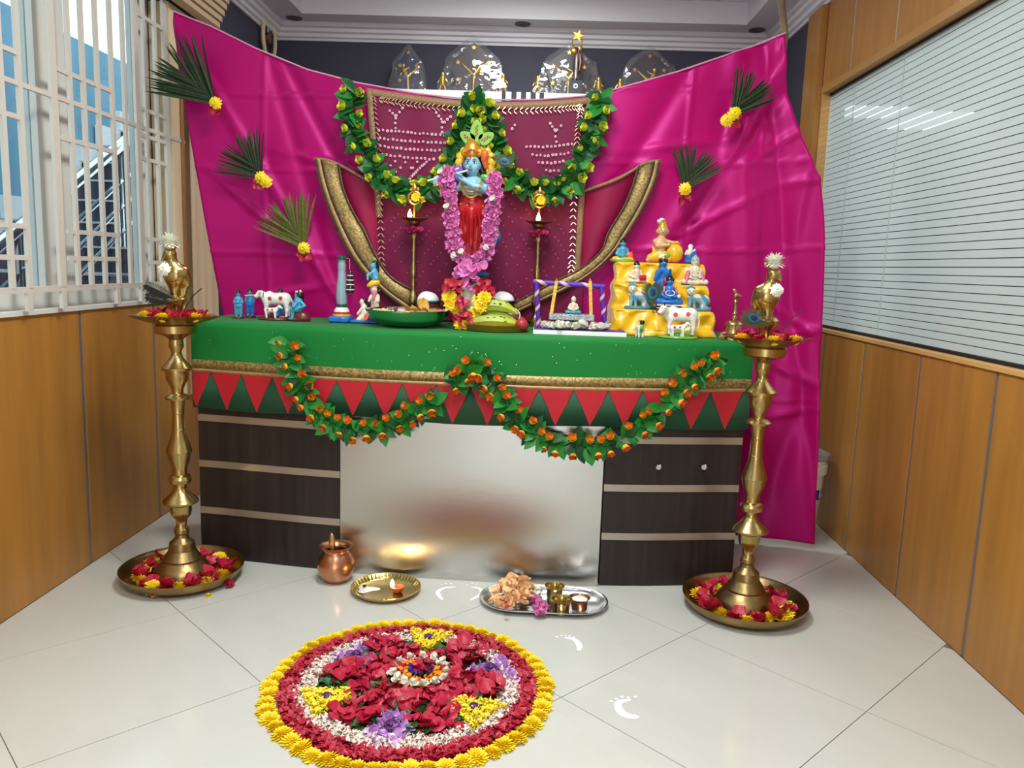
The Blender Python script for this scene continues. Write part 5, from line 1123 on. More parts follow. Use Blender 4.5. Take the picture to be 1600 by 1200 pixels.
# thin table lamps with a flame, on either side of the statue
m_goldl = M('lamp_gold', (214, 160, 84), .3, metal=.9)
def table_lamp(px, pyb, label):
    Y = 3.34; x, V, r = fr_(px, Y); t = thing('table_oil_lamp', label, 'oil lamp', (x, Y, ZD)); dy = pyb - 505
    z = lambda y: max(0.0, V(px, y + dy)[2])
    prof = [(r(13), 0), (r(13), z(499)), (r(11), z(497)), (r(6), z(493)), (r(4.5), z(489)), (r(4), z(485)), (r(6.5), z(478)), (r(7.4), z(470)), (r(6), z(462)), (r(3.6), z(457)), (r(3), z(452)), (r(5), z(446)), (r(3.2), z(440)), (r(3.6), z(436)), (r(6), z(428)), (r(4.4), z(421)), (r(4.8), z(419)), (r(3), z(414)), (r(2.8), z(395)), (r(3.4), z(392)), (r(2.6), z(389)), (r(2.6), z(378)), (r(4), z(374)), (r(4), z(370)), (r(3), z(366)), (r(3), z(355))]
    B().lathe(prof, 24).obj('column', m_brass, t, smooth=40)
    B().lathe([(r(3), z(357)), (r(9), z(352)), (r(10), z(348)), (r(21), z(343.5)), (r(21), z(342.5)), (r(9), z(345)), (0, z(345))], 30).obj('dish', m_brassd, t, smooth=50)
    B().tube([(0, 0, z(345)), (0, 0, z(322))], r(1.6), 8).obj('stem', m_goldl, t)
    B().tube([(r(9.5) * math.sin(a), 0, z(311) + r(9.5) * math.cos(a)) for a in [2 * PI * i / 28 for i in range(28)]], r(1.7), 8, closed=True).obj('hoop', m_goldl, t)
    for k in range(3): B().tube([(r(9) * math.sin(2.1 * k), 0, z(311) + r(9) * math.cos(2.1 * k)), (0, 0, z(311))], r(1.1), 6).obj('spoke', m_goldl, t)
    sc('finial', [El((0, 0, z(296)), (r(7), r(3), r(2.5))), Cp((0, 0, z(296)), (0, 0, z(290)), r(4), r(2.2)), El((-r(6), 0, z(298)), (r(2.5), r(2), r(2.5))), El((r(6), 0, z(298)), (r(2.5), r(2), r(2.5)))], m_goldl, t, 26, .004)
    f0 = (-r(6 if px < 700 else 1), -.02, z(345)); B().tube([(f0[0] + .006, -.014, f0[2]), (f0[0], -.02, f0[2] + .008)], .0022, 5).obj('wick', m_whitep, t)
    flame(t, (f0[0], f0[1], f0[2] + .004), r(14)); glow((x + f0[0], Y - .05, ZD + f0[2] + .03), .22)
    lone('yellow_flower', CHR[0], (x + r(2), Y - .012, ZD + z(310)), 'orange yellow flower set in the hoop of the table lamp %s the statue' % ('left of' if px < 700 else 'right of'), 'flower', None, r(7), (rad(90), 0, 0))
    for k in range(3): lone('rose_flower', clump_mesh('rose_flower', PET[0], 8, MATS['deep_pink_petal'] if 'deep_pink_petal' in MATS else M('deep_pink_petal', (176, 36, 92), .5), .3, 90 + k, .3), (x + r(-8 + 8 * k) , Y - .02, ZD + z(366)), 'deep pink flower hung under the dish of the table lamp %s the statue' % ('left of' if px < 700 else 'right of'), 'flower', 'pink flowers on the table lamp %s the statue' % ('left of' if px < 700 else 'right of'), r(10), (0, 0, k))
    return t
table_lamp(645, 503, 'slim brass table lamp burning left of the statue'); table_lamp(836, 508, 'slim brass table lamp burning right of the statue')
m_terr = MATS['terracotta']
for px, y, lb in ((630, 3.36, 'empty orange clay lamp left of the slim lamp behind the steel bowl'), (853, 3.3, 'empty orange clay lamp behind the left post of the swing')):
    x, V, r = fr_(px, y); t = thing('clay_lamp', lb, 'oil lamp', (x, y, ZD)); bb = B().lathe([(0, 0), (.016, 0), (.03, .014), (.034, .026), (.03, .026), (.02, .012), (0, .01)], 20); bb.v = [(a * (1.25 if a > 0 else 1), b_, c_) for a, b_, c_ in bb.v]; bb.obj('bowl', M('orange_clay', (206, 128, 66), .6) if px == 630 else MATS['orange_clay'], t, smooth=60)
# black pots of butter
for px, pb, Y, rw, lb, band in ((668, 495, 3.30, 20, 'dark pot with white butter heaped on top, left of the statue', g_dgr), (785, 495, 3.32, 20, 'black pot with blue motifs and white butter on top, right of the statue', g_black)):
    x, V, r = fr_(px, Y); t = thing('butter_pot', lb, 'pot', (x, Y, ZD)); R_ = r(rw); z = lambda y: V(px, y)[2] + .004
    B().lathe([(0, 0), (R_ * .7, 0), (R_ * 1.12, .02), (R_ * 1.15, .04), (R_ * .95, z(478)), (R_ * .9, z(476)), (R_ * 1.02, z(474)), (R_ * 1.02, z(471)), (R_ * .8, z(471)), (0, z(474))], 30).obj('body', band, t, smooth=50)
    if px < 700: B().lathe([(R_ * .98, z(481)), (R_ * 1.0, z(479)), (R_ * .95, z(475))], 30).obj('brown_band', g_brown, t)
    sc('butter', [El((0, 0, z(470)), (R_ * .85, R_ * .8, .02)), El((-R_ * .15, 0, z(466)), (R_ * .5, R_ * .5, .024)), El((R_ * .3, -.005, z(467)), (R_ * .4, R_ * .4, .018))], M('butter_white', (236, 238, 240), .5) if px < 700 else MATS['butter_white'], t, 30, .02)
    if px > 700:
        for k in range(5): a = -PI / 2 + (k - 2) * .4; B().ball((R_ * 1.13 * math.cos(a), R_ * 1.13 * math.sin(a), .035), (.006, .004, .008), 0, 8, 6).obj('motif', g_blue, t)
# ------------------------------------------------------------------ the statue
YS = 3.22; x, V, r = fr_(738, YS)
st_ = thing('flute_player_statue', 'blue-skinned crowned statue holding a flute with a white cow, centre of the altar', 'statue', (x, YS, ZD))
skin = M('statue_skin', (134, 188, 212), .3, noise=(14, .12), spec=.55)
sc('head', [El(V(738, 258, -.01), (r(12.5), r(12), r(15))), El(V(738, 268, -.014), (r(8), r(8.5), r(6))), Cp(V(739, 272, 0), V(740, 284, .004), r(6), r(6.5)), El(V(736.5, 259, -.044), (r(1.8), r(2.6), r(3.6))), El(V(750, 259, 0), (r(2), r(2.5), r(4))), El(V(726, 259, 0), (r(2), r(2.5), r(4))), El(V(732, 263, -.032), (r(3.2), r(3), r(3))), El(V(743, 263, -.032), (r(3.2), r(3), r(3)))], skin, st_, 60, .012)
hd = sc('face_anchor', [El(V(736.5, 267, -.043), (r(3.6), r(1.5), r(1.1)))], g_lip, st_, 14); hd.name = 'lips'
for s in (-1, 1):
    e = sc('eye', [El(V(737 + s * 5.3, 256.2, -.0385), (r(3.1), r(1.4), r(1.5)))], g_white, st_, 16); q_ = V(737 + s * 5.3, 256.2, -.0415); B().ball(q_, (r(1.35), r(.8), r(1.35)), 0, 10, 6).obj('iris', g_black, e)
    B().tube([V(737 + s * 2.2, 252.2, -.0405), V(737 + s * 5.5, 250.2, -.041), V(737 + s * 9, 252.4, -.036)], [r(.5), r(.8), r(.35)], 6).obj('eyebrow', g_black, st_)
    B().tube([V(737 + s * 2.4, 255.2, -.0405), V(737 + s * 5.5, 254.2, -.042), V(737 + s * 9.4, 255.6, -.036)], [r(.35), r(.55), r(.3)], 6).obj('eyeliner', g_black, st_)
B().tube([V(736.5, 244, -.038), V(736.5, 249.5, -.044)], r(1), 6).obj('forehead_mark', g_red, st_)
sc('torso', [Cp(V(739, 292, 0), V(738, 314, 0), r(17), r(14)), El(V(739, 288), (r(20), r(11), r(8))), Cp(V(722, 288), V(705, 298, -.01), r(7.5), r(7)), Cp(V(705, 298, -.01), V(703, 274, -.04), r(7), r(5.5)), Cp(V(703, 276, -.04), V(709, 272, -.06), r(5.5), r(4.5)), Cp(V(756, 288), V(770, 300, -.01), r(7.5), r(7)), Cp(V(770, 302, -.01), V(748, 296, -.065), r(6.5), r(5)), Cp(V(748, 296, -.065), V(722, 281, -.075), r(5), r(4.2)), El(V(684, 284, -.02), (r(7.5), r(6), r(9))), Cp(V(692, 288, -.01), V(704, 298, -.01), r(5), r(6.5))], skin, st_, 70, .014)
for hx, hy, hd_ in ((709, 272, -.062), (720, 281, -.078)):
    for k in range(4): sc('finger', [Cp(V(hx - 2 + k * 2.6, hy - 1 + k * .6, hd_ - .004), V(hx - 4 + k * 2.6, hy - 6 + k * .7, hd_ - .012), r(1.4), r(1.2)), Cp(V(hx - 4 + k * 2.6, hy - 6 + k * .7, hd_ - .012), V(hx - 4 + k * 2.6, hy - 7 + k * .8, hd_ - .003), r(1.2), r(1))], skin, st_, 16, .003)
    sc('thumb', [Cp(V(hx + 3, hy + 3, hd_), V(hx + 4, hy - 2, hd_ - .008), r(1.6), r(1.2))], skin, st_, 14, .003)
B().tube([V(672, 286, -.078), V(733, 269.5, -.066)], r(1.6), 10).obj('flute', g_cream, st_)
sc('purple_sash', [Cp(V(704, 272, -.03), V(716, 268, -.02), r(8), r(9)), Cp(V(714, 280, -.03), V(708, 294, -.01), r(6), r(4))], g_purp, st_, 30, .01)
for k in range(3):
    B().tube([V(722 + 14 * math.sin(a * .5) * 0 + (738 - 722) * (1 - math.cos(a)), 284 + (9 + k * 9) * math.sin(a), -.052 + .012 * math.cos(2 * a) - .004 * k) for a in [PI * i / 14 for i in range(15)]], r(1.5), 6).obj('necklace', g_gold, st_)
for (ax, ay, dd) in ((700, 289, -.01), (769, 291, -.012), (703, 276, -.045), (748, 296, -.068), (684, 291, -.02)): sc('bracelet', [El(V(ax, ay, dd), (r(6.6), r(6.6), r(2.6)))], g_gold, st_, 18)
sc('dhoti', [Cp(V(738, 318), V(738, 330), r(19), r(24)), Cp(V(727, 335), V(730, 398), r(14), r(8)), Cp(V(748, 335), V(742, 398), r(15), r(8)), El(V(724, 362, -.02), (r(9), r(8), r(22)), 0, .25), Cp(V(738, 330, -.05), V(737, 385, -.04), r(5), r(3))], M('statue_red', (172, 22, 32), .3, noise=(20, .15)), st_, 60, .016)
for k in range(7): B().tube([V(722 + k * 5, 326, -.055), V(719 + k * 6.5, 346 + 4 * (k % 2), -.06), V(724 + k * 4.5, 378, -.045)], r(1.2), 5).obj('pleat', MATS['statue_red'], st_)
sc('waist_belt', [El(V(738, 320), (r(21), r(19), r(4)))], g_gold, st_, 34)
for k in range(9):
    a = -PI / 2 + (k - 4) * .3; q_ = V(738, 326 + 3 * math.sin(k * 1.6)); B().ball((q_[0] + r(21) * math.cos(a), r(19) * math.sin(a), q_[2]), r(2.2), 0, 8, 6).obj('belt_bead', g_gold, st_)
sc('feet', [El(V(730, 406, -.03), (r(6), r(11), r(4))), El(V(744, 406, -.03), (r(6), r(11), r(4))), Cp(V(730, 396), V(730, 405), r(5), r(5)), Cp(V(744, 396), V(744, 405), r(5), r(5))], skin, st_, 30, .01)
sc('blue_shawl', [Cp(V(768, 345, .02), V(774, 372, .02), r(9), r(8)), Cp(V(774, 372, .02), V(768, 388, .02), r(8), r(3)), Cp(V(762, 310, .03), V(768, 345, .02), r(6), r(8))], g_blue, st_, 36, .012)
for k in range(3): B().tube([V(770 + 3 * k, 348, -.008), V(774 + 2 * k, 366, -.01), V(769 + 2 * k, 384, .0)], r(.9), 5).obj('shawl_line', g_white, st_)
sc('hair', [El(V(739, 252, .012), (r(15), r(12), r(16))), Cp(V(752, 258, .01), V(757, 284, .012), r(6), r(4)), Cp(V(726, 258, .014), V(723, 282, .014), r(5), r(4))], g_black, st_, 40, .012)
sc('crown', [Cp(V(738, 238, -.006), V(738, 233, -.002), r(13.5), r(13)), Cp(V(738, 233, 0), V(738, 225, .002), r(10), r(7)), El(V(725, 240, -.02), (r(4), r(4), r(6))), El(V(751, 240, -.02), (r(4), r(4), r(6)))], g_gold, st_, 44, .01)
for k in range(7): q_ = V(727 + k * 3.7, 240 - 3.5 * math.sin(k * PI / 6), -.05 + .004 * abs(k - 3)); B().ball(q_, r(1.9), 0, 8, 6).obj('crown_jewel', g_org if k != 3 else g_blue, st_)
sc('side_flower', [El(V(758, 243, -.02), (r(6), r(6), r(8))), Cp(V(757, 250, -.015), V(759, 262, -.01), r(5), r(3))], g_org, st_, 24, .01)
for k in range(13):
    a = PI * (k / 12 * 1.5 - .25); q_ = V(742 + 25 * math.cos(a), 252 - 24 * math.sin(a), .03); B().ball(q_, (r(7), r(3), r(7)), 0, 12, 8).obj('halo_scallop', g_yel, st_)
B().tube([V(742, 252, .034), V(742, 252, .040)], r(24), 30).obj('halo_disc', g_yel, st_)
lf_m = glaze('crest_green', (120, 176, 70))
def crest(px, py, L, w, an, name='crest_leaf'):
    p = V(px, py, .012); b = B(); n = 16; pts = []
    for i in range(n): a = 2 * PI * i / n; rr = .5 * L * (1 + .12 * math.cos(a)); pts.append((w * .5 * math.sin(a) * (1 - .25 * math.cos(a)), .5 * L + rr * math.cos(a) - .06 * L))
    o = b.prism([(r(a), r(c_)) for a, c_ in pts][::-1], .008).obj(name, lf_m, st_, p, (0, an, 0)); o.modifiers.new('b', 'BEVEL').width = .002
    for k in range(6): B().ball((r((k % 2 - .5) * 2.5), -.002, r(L * (.25 + .09 * k))), r(1.5), 0, 8, 5).obj('jewel', g_org, o)
crest(744, 219, 32, 21, .0); crest(741, 222, 27, 19, -1.0); crest(748, 222, 27, 19, 1.0)
B().tube([V(743, 236, .014), V(745, 218, .016)], [r(7), r(5)], 10).obj('crest_stem', lf_m, st_)
feather(st_, V(757, 243, -.005), (.85, 0, -.22), r(44), r(15), True, 'peacock_plume')
sc('shoulder_leaf', [El(V(760, 279, -.03), (r(9), r(3), r(5)), 0, .3)], glaze('leaf_green_glaze', (70, 170, 60)), st_, 20)
# plinth and white cow standing behind the feet
sc('plinth', [Bx(V(738, 470), (r(27), .06, r(36)), .02), El(V(742, 428), (r(24), .07, r(8)))], g_brown, st_, 40, .02)
sc('plinth_top', [El(V(744, 428, -.03), (r(22), .05, r(5)))], g_blue, st_, 30)
cb = sc('white_cow', [El(V(733, 455, -.09), (r(9), r(10), r(13))), El(V(733, 470, -.105), (r(6), r(7), r(8))), Cp(V(733, 462, -.06), V(740, 490, -.05), r(14), r(18)), Cp(V(722, 446, -.085), V(716, 441, -.085), r(3), r(1.5)), Cp(V(744, 446, -.085), V(750, 441, -.085), r(3), r(1.5)), Cp(V(764, 470, -.05), V(764, 505, -.05), r(7), r(5))], g_white, st_, 50, .015)
for s in (-1, 1): B().ball(V(733 + s * 5.5, 453, -.112), (r(1.6), r(1), r(1.4)), 0, 8, 6).obj('eye', g_black, cb)
# pink petal garland round the statue
fl5 = B()
for k in range(5):
    a = 2 * PI * k / 5; c_, s2 = math.cos(a), math.sin(a)
    fl5.add([(0, 0, .1), (c_ * .5 - s2 * .32, s2 * .5 + c_ * .32, .35), (c_ * .5 + s2 * .32, s2 * .5 - c_ * .32, .35), (c_, s2, .25)], [(0, 2, 1), (1, 2, 3)])
m_gar = M('garland_pink', (222, 122, 186), .55, noise=(35, .22), sss=.08)
FLR = [clump_mesh('floret', petal_mesh('fp', m_gar, .5, .12, s), 7, m_gar, .3, 100 + s, .35) for s in range(3)]
gx, gV, gr_ = fr_(738, 3.12)
gt = thing('pink_garland', 'thick garland of pink petals hung round the statue down to its feet', 'garland', (gx, 3.12, ZD))
path = spline([gV(a, b_) for a, b_ in ((698, 266), (700, 285), (703, 310), (706, 340), (709, 370), (714, 392), (726, 406), (744, 406), (758, 394), (764, 372), (767, 345), (771, 318), (774, 296), (772, 276))], 96)
B().tube(path[::3], gr_(6), 6).obj('cord', M('garland_core', (196, 90, 160), .7), gt)
for i, p in enumerate(path):
    for j in range(3):
        a = random.uniform(0, 6.28); rr = gr_(random.uniform(4, 8)); off = Vector((math.cos(a) * rr, -abs(math.sin(a)) * rr - .004, math.sin(a * 1.7) * rr * .5))
        bud_at(FLR[(i + j) % 3], p + off, off + Vector((0, -.01, 0)), gr_(8) * random.uniform(.75, 1.1), gt, 'floret')
for a, b_ in ((690, 268), (709, 398), (762, 388), (722, 395), (770, 310), (700, 322)): bud_at(WF, Vector(gV(a, b_, -.035)), Vector((0, -1, .2)), gr_(7), gt, 'white_floret')
PT = clump_mesh('tassel_bloom', PET[1], 8, m_gar, .3, 130, .4)
for a, b_, q_ in ((722, 424, 19), (736, 422, 19), (748, 420, 15), (728, 434, 17), (740, 432, 15)): bud_at(PT, Vector(gV(a, b_, -.02)), Vector((0, -1, .3)), gr_(q_), gt, 'tassel_bloom')
bud_at(PT, Vector(gV(733, 446, -.03)), Vector((0, -1, 0)), gr_(9), gt, 'tassel_bloom')
# rose and chrysanthemum garland at its foot
hx, hV, hr_ = fr_(733, 3.03); ht = thing('rose_garland', 'short garland of red roses and yellow chrysanthemums below the statue', 'garland', (hx, 3.03, ZD))
ph = [hV(a, b_, .0) for a, b_ in ((703, 440), (706, 470), (715, 492), (728, 505), (741, 494), (754, 476), (762, 450))]; B().tube(spline(ph, 24), .004, 6).obj('cord', m_stem, ht)
for a, b_, k, q_ in ((704, 444, 'r', 12), (710, 456, 'r', 12), (716, 447, 'r', 10), (760, 447, 'r', 12), (753, 456, 'r', 12), (766, 456, 'r', 10), (702, 464, 'y', 13), (705, 476, 'y', 12), (714, 484, 'y', 12), (757, 466, 'y', 13), (752, 478, 'y', 12), (745, 486, 'y', 12), (736, 492, 'y', 11), (712, 468, 'y', 11), (748, 468, 'y', 11), (721, 474, 'r', 11), (724, 494, 'r', 14), (714, 492, 'r', 11), (719, 506, 'y', 11), (728, 508, 'y', 10)):
    p = Vector(hV(a, b_, random.uniform(-.015, .01)))
    if p.z < .02: p.z = .022
    bud_at(ROSER[0] if k == 'r' else CHR[1], p, Vector((random.uniform(-.3, .3), -1, .4)), hr_(q_), ht, 'red_rose' if k == 'r' else 'yellow_flower')
# ---- brass plate of fruit
YF_ = 3.065; x, V, r = fr_(774, YF_); R0 = r(53)
t = thing('fruit_plate', 'round brass plate holding bananas and fruit at the front of the green cloth', 'plate', (x, YF_, ZD))
B().lathe([(0, 0), (R0 * .93, 0), (R0 * .96, .004), (R0, .024), (R0 * 1.02, .026), (R0 * .98, .026), (R0 * .94, .007), (0, .006)], 56).obj('dish', M('warm_brass', (190, 128, 54), .42, metal=.7), t, smooth=50)
m_ban = M('green_banana', (168, 182, 66), .45, noise=(22, .18)); m_tip = M('banana_tip', (70, 62, 34), .6)
for k, (y0, z0, L, sag, rz_) in enumerate(((-.052, .027, .185, .008, .03), (-.012, .034, .175, .014, -.05), (-.03, .066, .180, .020, .02))):
    bt = thing('banana', ['green banana lying lowest at the front of the fruit plate', 'green banana lying lowest at the back of the fruit plate', 'speckled green banana lying on top of the other bananas'][k], 'banana', (x - .004, YF_ + y0, ZD + z0), rz_, 'bananas on the fruit plate')
    pts = [(L * (u - .5), 0, sag * (1 - (2 * u - 1) ** 2) * 1.6) for u in [i / 12 for i in range(13)]]
    B().tube(pts, [.006, .013, .019, .0225, .0235, .024, .024, .0235, .0225, .021, .016, .010, .005], 7).obj('peel', m_ban, bt, smooth=25)
    B().tube([pts[-1], (L * .53, 0, -.004)], [.005, .004], 6).obj('stub', m_tip, bt); B().tube([pts[0], (-L * .55, 0, .002)], [.006, .005], 6).obj('stalk', m_ban, bt)
    b = B()
    for q_ in range(16 if k == 2 else 5): u = random.uniform(.2, .8); a_ = random.uniform(.1, 2.2); b.ball((L * (u - .5), -.0235 * math.cos(a_), sag * (1 - (2 * u - 1) ** 2) * 1.6 + .0235 * math.sin(a_)), (.006, .0016, .0016), 0, 6, 4)
    stuff(b.obj('dark_specks', m_tip, bt))
def pome(px, pz, Y, rr, lb):
    xx = pl_(px, Y); t = thing('pomegranate', lb, 'fruit', (xx, Y, ZD + pz)); sc('body', [El((0, 0, rr * .95), (rr, rr, rr * .95)), Cp((0, 0, rr * 1.75), (0, 0, rr * 1.95), rr * .2, rr * .22)], M('pomegranate_red', (176, 44, 50), .4, noise=(30, .3)) if 'pomegranate_red' not in MATS else MATS['pomegranate_red'], t, 26, .01)
    for k in range(5): B().add([(rr * .28 * math.cos(1.257 * k - .4), rr * .28 * math.sin(1.257 * k - .4), rr * 1.95), (rr * .28 * math.cos(1.257 * k + .4), rr * .28 * math.sin(1.257 * k + .4), rr * 1.95), (rr * .40 * math.cos(1.257 * k), rr * .40 * math.sin(1.257 * k), rr * 2.25)], [(0, 1, 2)]).obj('calyx', MATS['pomegranate_red'], t, smooth=0)
pome(737, .007, 3.01, r(7.5), 'small red pomegranate at the left edge of the fruit plate'); pome(815, .007, 3.0, r(10), 'red pomegranate at the right edge of the fruit plate'); 
yc = 3.10; xx = pl_(800, yc); t = thing('coconut_half', 'white coconut half leaning behind the bananas on the fruit plate', 'coconut', (xx, yc, ZD + .055), 0)
B().lathe([(0, -.03), (.02, -.026), (.032, -.01), (.034, .004), (.032, .005)], 28).obj('shell', g_brown, t, (0, 0, 0), (rad(65), rad(15), 0)); B().lathe([(.0325, .0045), (.029, .006), (.018, -.004), (0, -.008)], 28).obj('flesh', m_white, t, (0, 0, 0), (rad(65), rad(15), 0))
# ---- swing
YW = 3.0; x, V, r = fr_(890, YW); sw = thing('toy_swing', 'small purple swing frame with gold straps and silver seat on a white board', 'swing', (x, YW, ZD))
m_pur = M('purple_wrap', (84, 34, 160), .45); m_prib = M('pink_ribbon', (216, 168, 172), .45); m_glit = M('silver_glitter', (168, 174, 180), .35, metal=.6, noise=(160, .35), bump=(200, .6)); m_gst = M('gold_strap', (206, 164, 66), .35, metal=.6, noise=(120, .3))
m_pap = M('purple_paper', (92, 52, 130), .6)
x0, x1 = V(833, 520)[0], V(977, 520)[0]
B().box((x0, -.045, 0), (x1, .07, .016)).obj('board', m_white, sw, smooth=0); B().box((x0 + .002, -.043, .016), (x1 - .002, .068, .0175)).obj('board_cover', m_pap, sw, smooth=0)
yb_ = .045; LT, RT, LB, RB = V(838, 441, yb_), V(941, 448, yb_), V(842, 508, yb_), V(948, 508, yb_); LB = (LB[0], yb_, .0175); RB = (RB[0], yb_, .0175)
rod = r(4)
for nm, a, b_ in (('post', LB, LT), ('post', RB, RT), ('top_bar', (LT[0] - r(5), yb_, LT[2]), (RT[0] + r(5), yb_, RT[2]))):
    B().tube([a, b_], rod, 12).obj(nm, m_pur, sw); A_ = Vector(a); D_ = Vector(b_) - A_; N = 40; u_ = D_.normalized(); s1 = u_.cross(Vector((0, 1, 0))).normalized(); s2 = u_.cross(s1)
    b = B(); v = []
    for i in range(N + 1):
        for dl in (0, .085):
            ang = i / N * 2 * PI * 3.0; p = A_ + D_ * min(1, (i / N * .96 + dl)) + (s1 * math.cos(ang) + s2 * math.sin(ang)) * (rod + .0008); v.append(p)
    b.add(v, [(2 * i, 2 * i + 1, 2 * i + 3, 2 * i + 2) for i in range(N)]).obj('ribbon', m_prib, sw, smooth=180)
zs = V(890, 498)[2]
B().box((V(858, 492)[0], -.005, zs - .006), (V(929, 492)[0], .075, zs + .016)).obj('seat', m_glit, sw, smooth=0).modifiers.new('b', 'BEVEL').width = .002
for a, b_ in ((870, 861), (923, 924)):
    p0, p1 = V(a, 441, yb_ - .012), V(b_, 494, .02)
    b = B(); w_ = r(2.6); b.add([(p0[0] - w_, p0[1], p0[2] + .004), (p0[0] + w_, p0[1], p0[2] + .004), (p1[0] + w_, p1[1], p1[2]), (p1[0] - w_, p1[1], p1[2])], [(0, 1, 2, 3)]); o = b.obj('strap', m_gst, sw, smooth=0); o.modifiers.new('t', 'SOLIDIFY').thickness = .002
    B().tube([(p0[0], yb_ + (rod + .002) * math.cos(q_), p0[2] + .0 + (rod + .002) * math.sin(q_)) for q_ in [2 * PI * i / 12 for i in range(12)]], .003, 5, closed=True).obj('strap_loop', m_gst, sw)
t = thing('baby_idol', 'tiny pale idol in a teal cloth sitting on the silver swing seat', 'figurine', (x + V(896, 492)[0], YW + .04, ZD + zs + .017)); seated(t, r(27), g_cream, g_teal, g_cream, None, 0, g_cream)
for k in range(26):
    px = 851 + (k * 37 % 104) + random.uniform(-3, 3); yy = YW + random.uniform(-.035, .03)
    lone('white_blossom', WF, (pl_(px, yy), yy, ZD + .02 + (.012 if 905 < px < 925 else .003) * random.random()), 'white blossom strewn on the board under the swing', 'flower', 'white blossoms under the swing', random.uniform(.020, .028), (0, 0, k))
# ---- satin stepped stand and its idols
YT = 3.2; x, V, r = fr_(1030, YT); m_sat = M('yellow_satin', (232, 178, 12), .3, spec=.6, sheen=.3, noise=(3, .08))
sat = thing('satin_stand', 'three-tier stand draped in shiny yellow satin at the right of the desk', 'stand', (x, YT, ZD))
zt = [PY(1030, 484, 3.12).z - ZD, PY(1030, 444, 3.2).z - ZD, PY(1030, 411, 3.28).z - ZD]
xl, xr = V(956, 492)[0], V(1104, 492)[0]; cxm = (xl + xr) / 2; hw = (xr - xl) / 2
V_, Q_ = sculpt([Bx((cxm, -.02, zt[0] / 2), (hw + .008, .105, zt[0] / 2), .012), Bx((cxm - .002, .02, zt[1] / 2), (hw - .004, .065, zt[1] / 2), .012), Bx((cxm - .004, .06, zt[2] / 2), (hw - .012, .05, zt[2] / 2), .012), El((cxm, -.10, .0), (hw + .02, .05, .03))], 84, .035)
for i in range(len(V_)):
    px_, py_, pz_ = V_[i]; fz = 1 if pz_ > .02 else .4
    w = .0035 * math.sin(px_ * 45 + pz_ * 30 + 2 * math.sin(pz_ * 40)) + .005 * math.sin(pz_ * 75 + px_ * 18 + 1.5 * math.sin(px_ * 30)) + .004 * math.sin(px_ * 90 - pz_ * 60)
    top = any(abs(pz_ - z) < .007 for z in zt); V_[i][1] -= w * fz * (.15 if top else 1); V_[i][0] += (.3 * w if abs(px_ - cxm) > hw - .02 else 0)
V_[:, 2] = np.maximum(V_[:, 2], 0.0)
me = bpy.data.meshes.new('satin_cover'); me.from_pydata(V_.tolist(), [], Q_.tolist()); me.shade_smooth(); me.materials.append(m_sat); link('satin_cover', me, sat)
def tier(k, px, lab, name='idol', rz=0.0, dy=0.0, group='idols on the satin stand'):
    Y = (3.12, 3.2, 3.28)[k] + dy; xx = pl_(px, Y); return thing(name, lab, 'figurine', (xx, Y, ZD + zt[k] + .002), rz, group), (Y * .98859 - .02) / F
# top tier
t, k_ = tier(2, 967, 'small blue idol on a green base at the left end of the top tier'); s = 30 * k_
seated(t, s * 1.15, g_sky, g_yel, g_black, None, 0, g_sky); B().lathe([(0, -.002), (s * .62, -.002), (s * .66, s * .06), (s * .6, s * .14), (0, s * .14)], 20, sy=.6).obj('base', g_green, t); sc('red_bundle', [El((.34, -.1, .3), (.2, .14, .2)), Cp((.3, -.15, .3), (.5, -.15, .55), .05, .02)], g_org, t, 20, .03, s)
t, k_ = tier(2, 1028, 'large tan infant idol with yellow crown hugging a golden pot on the top tier'); s = 68 * k_
sc('body', [El((-.02, 0, .72), (.125, .12, .13)), Cp((-.03, 0, .52), (-.03, 0, .60), .06, .05), Cp((-.05, 0, .28), (-.05, 0, .46), .13, .14), Cp((-.18, -.02, .48), (-.13, -.12, .38), .055, .05), Cp((-.13, -.12, .38), (.12, -.16, .40), .05, .04), Cp((.08, 0, .48), (.22, -.06, .44), .055, .05), Cp((.22, -.06, .44), (.32, -.08, .46), .045, .04), El((-.02, -.12, .70), (.02, .03, .025)), El((-.145, 0, .7), (.025, .03, .04)), El((.105, 0, .7), (.025, .03, .04)), Cp((-.28, -.1, .06), (-.34, -.16, .05), .06, .05)], g_skin, t, 64, .04, s)
eyes(t, -.02 * s, 0, .73 * s, .125 * s)
sc('yellow_dhoti', [Cp((-.06, 0, .16), (-.26, -.06, .1), .16, .10), Cp((.0, 0, .16), (.12, -.14, .1), .14, .09), Cp((-.16, .02, .2), (-.22, .02, .36), .06, .02)], g_gold if False else g_yel, t, 40, .05, s)
sc('crown', [Cp((-.02, .02, .83), (-.02, .01, .88), .115, .085), Cp((-.02, 0, .88), (0, 0, .97), .07, .03), El((-.1, -.04, .90), (.06, .04, .05))], g_gold, t, 34, .03, s)
sc('crown_flowers', [El((-.12, -.06, .93), (.05, .04, .04)), El((-.06, -.06, .97), (.05, .04, .035))], g_white, t, 20, .02, s)
B().lathe([(0, 0), (.1 * s, 0), (.17 * s, .08 * s), (.2 * s, .2 * s), (.17 * s, .32 * s), (.1 * s, .38 * s), (.13 * s, .43 * s), (.11 * s, .43 * s), (.08 * s, .39 * s), (0, .38 * s)], 28, (.27 * s, -.06 * s, .03 * s)).obj('pot', g_yel, t, smooth=60)
t, k_ = tier(2, 1071, 'small blue and white embracing idol at the right end of the top tier'); s = 32 * k_
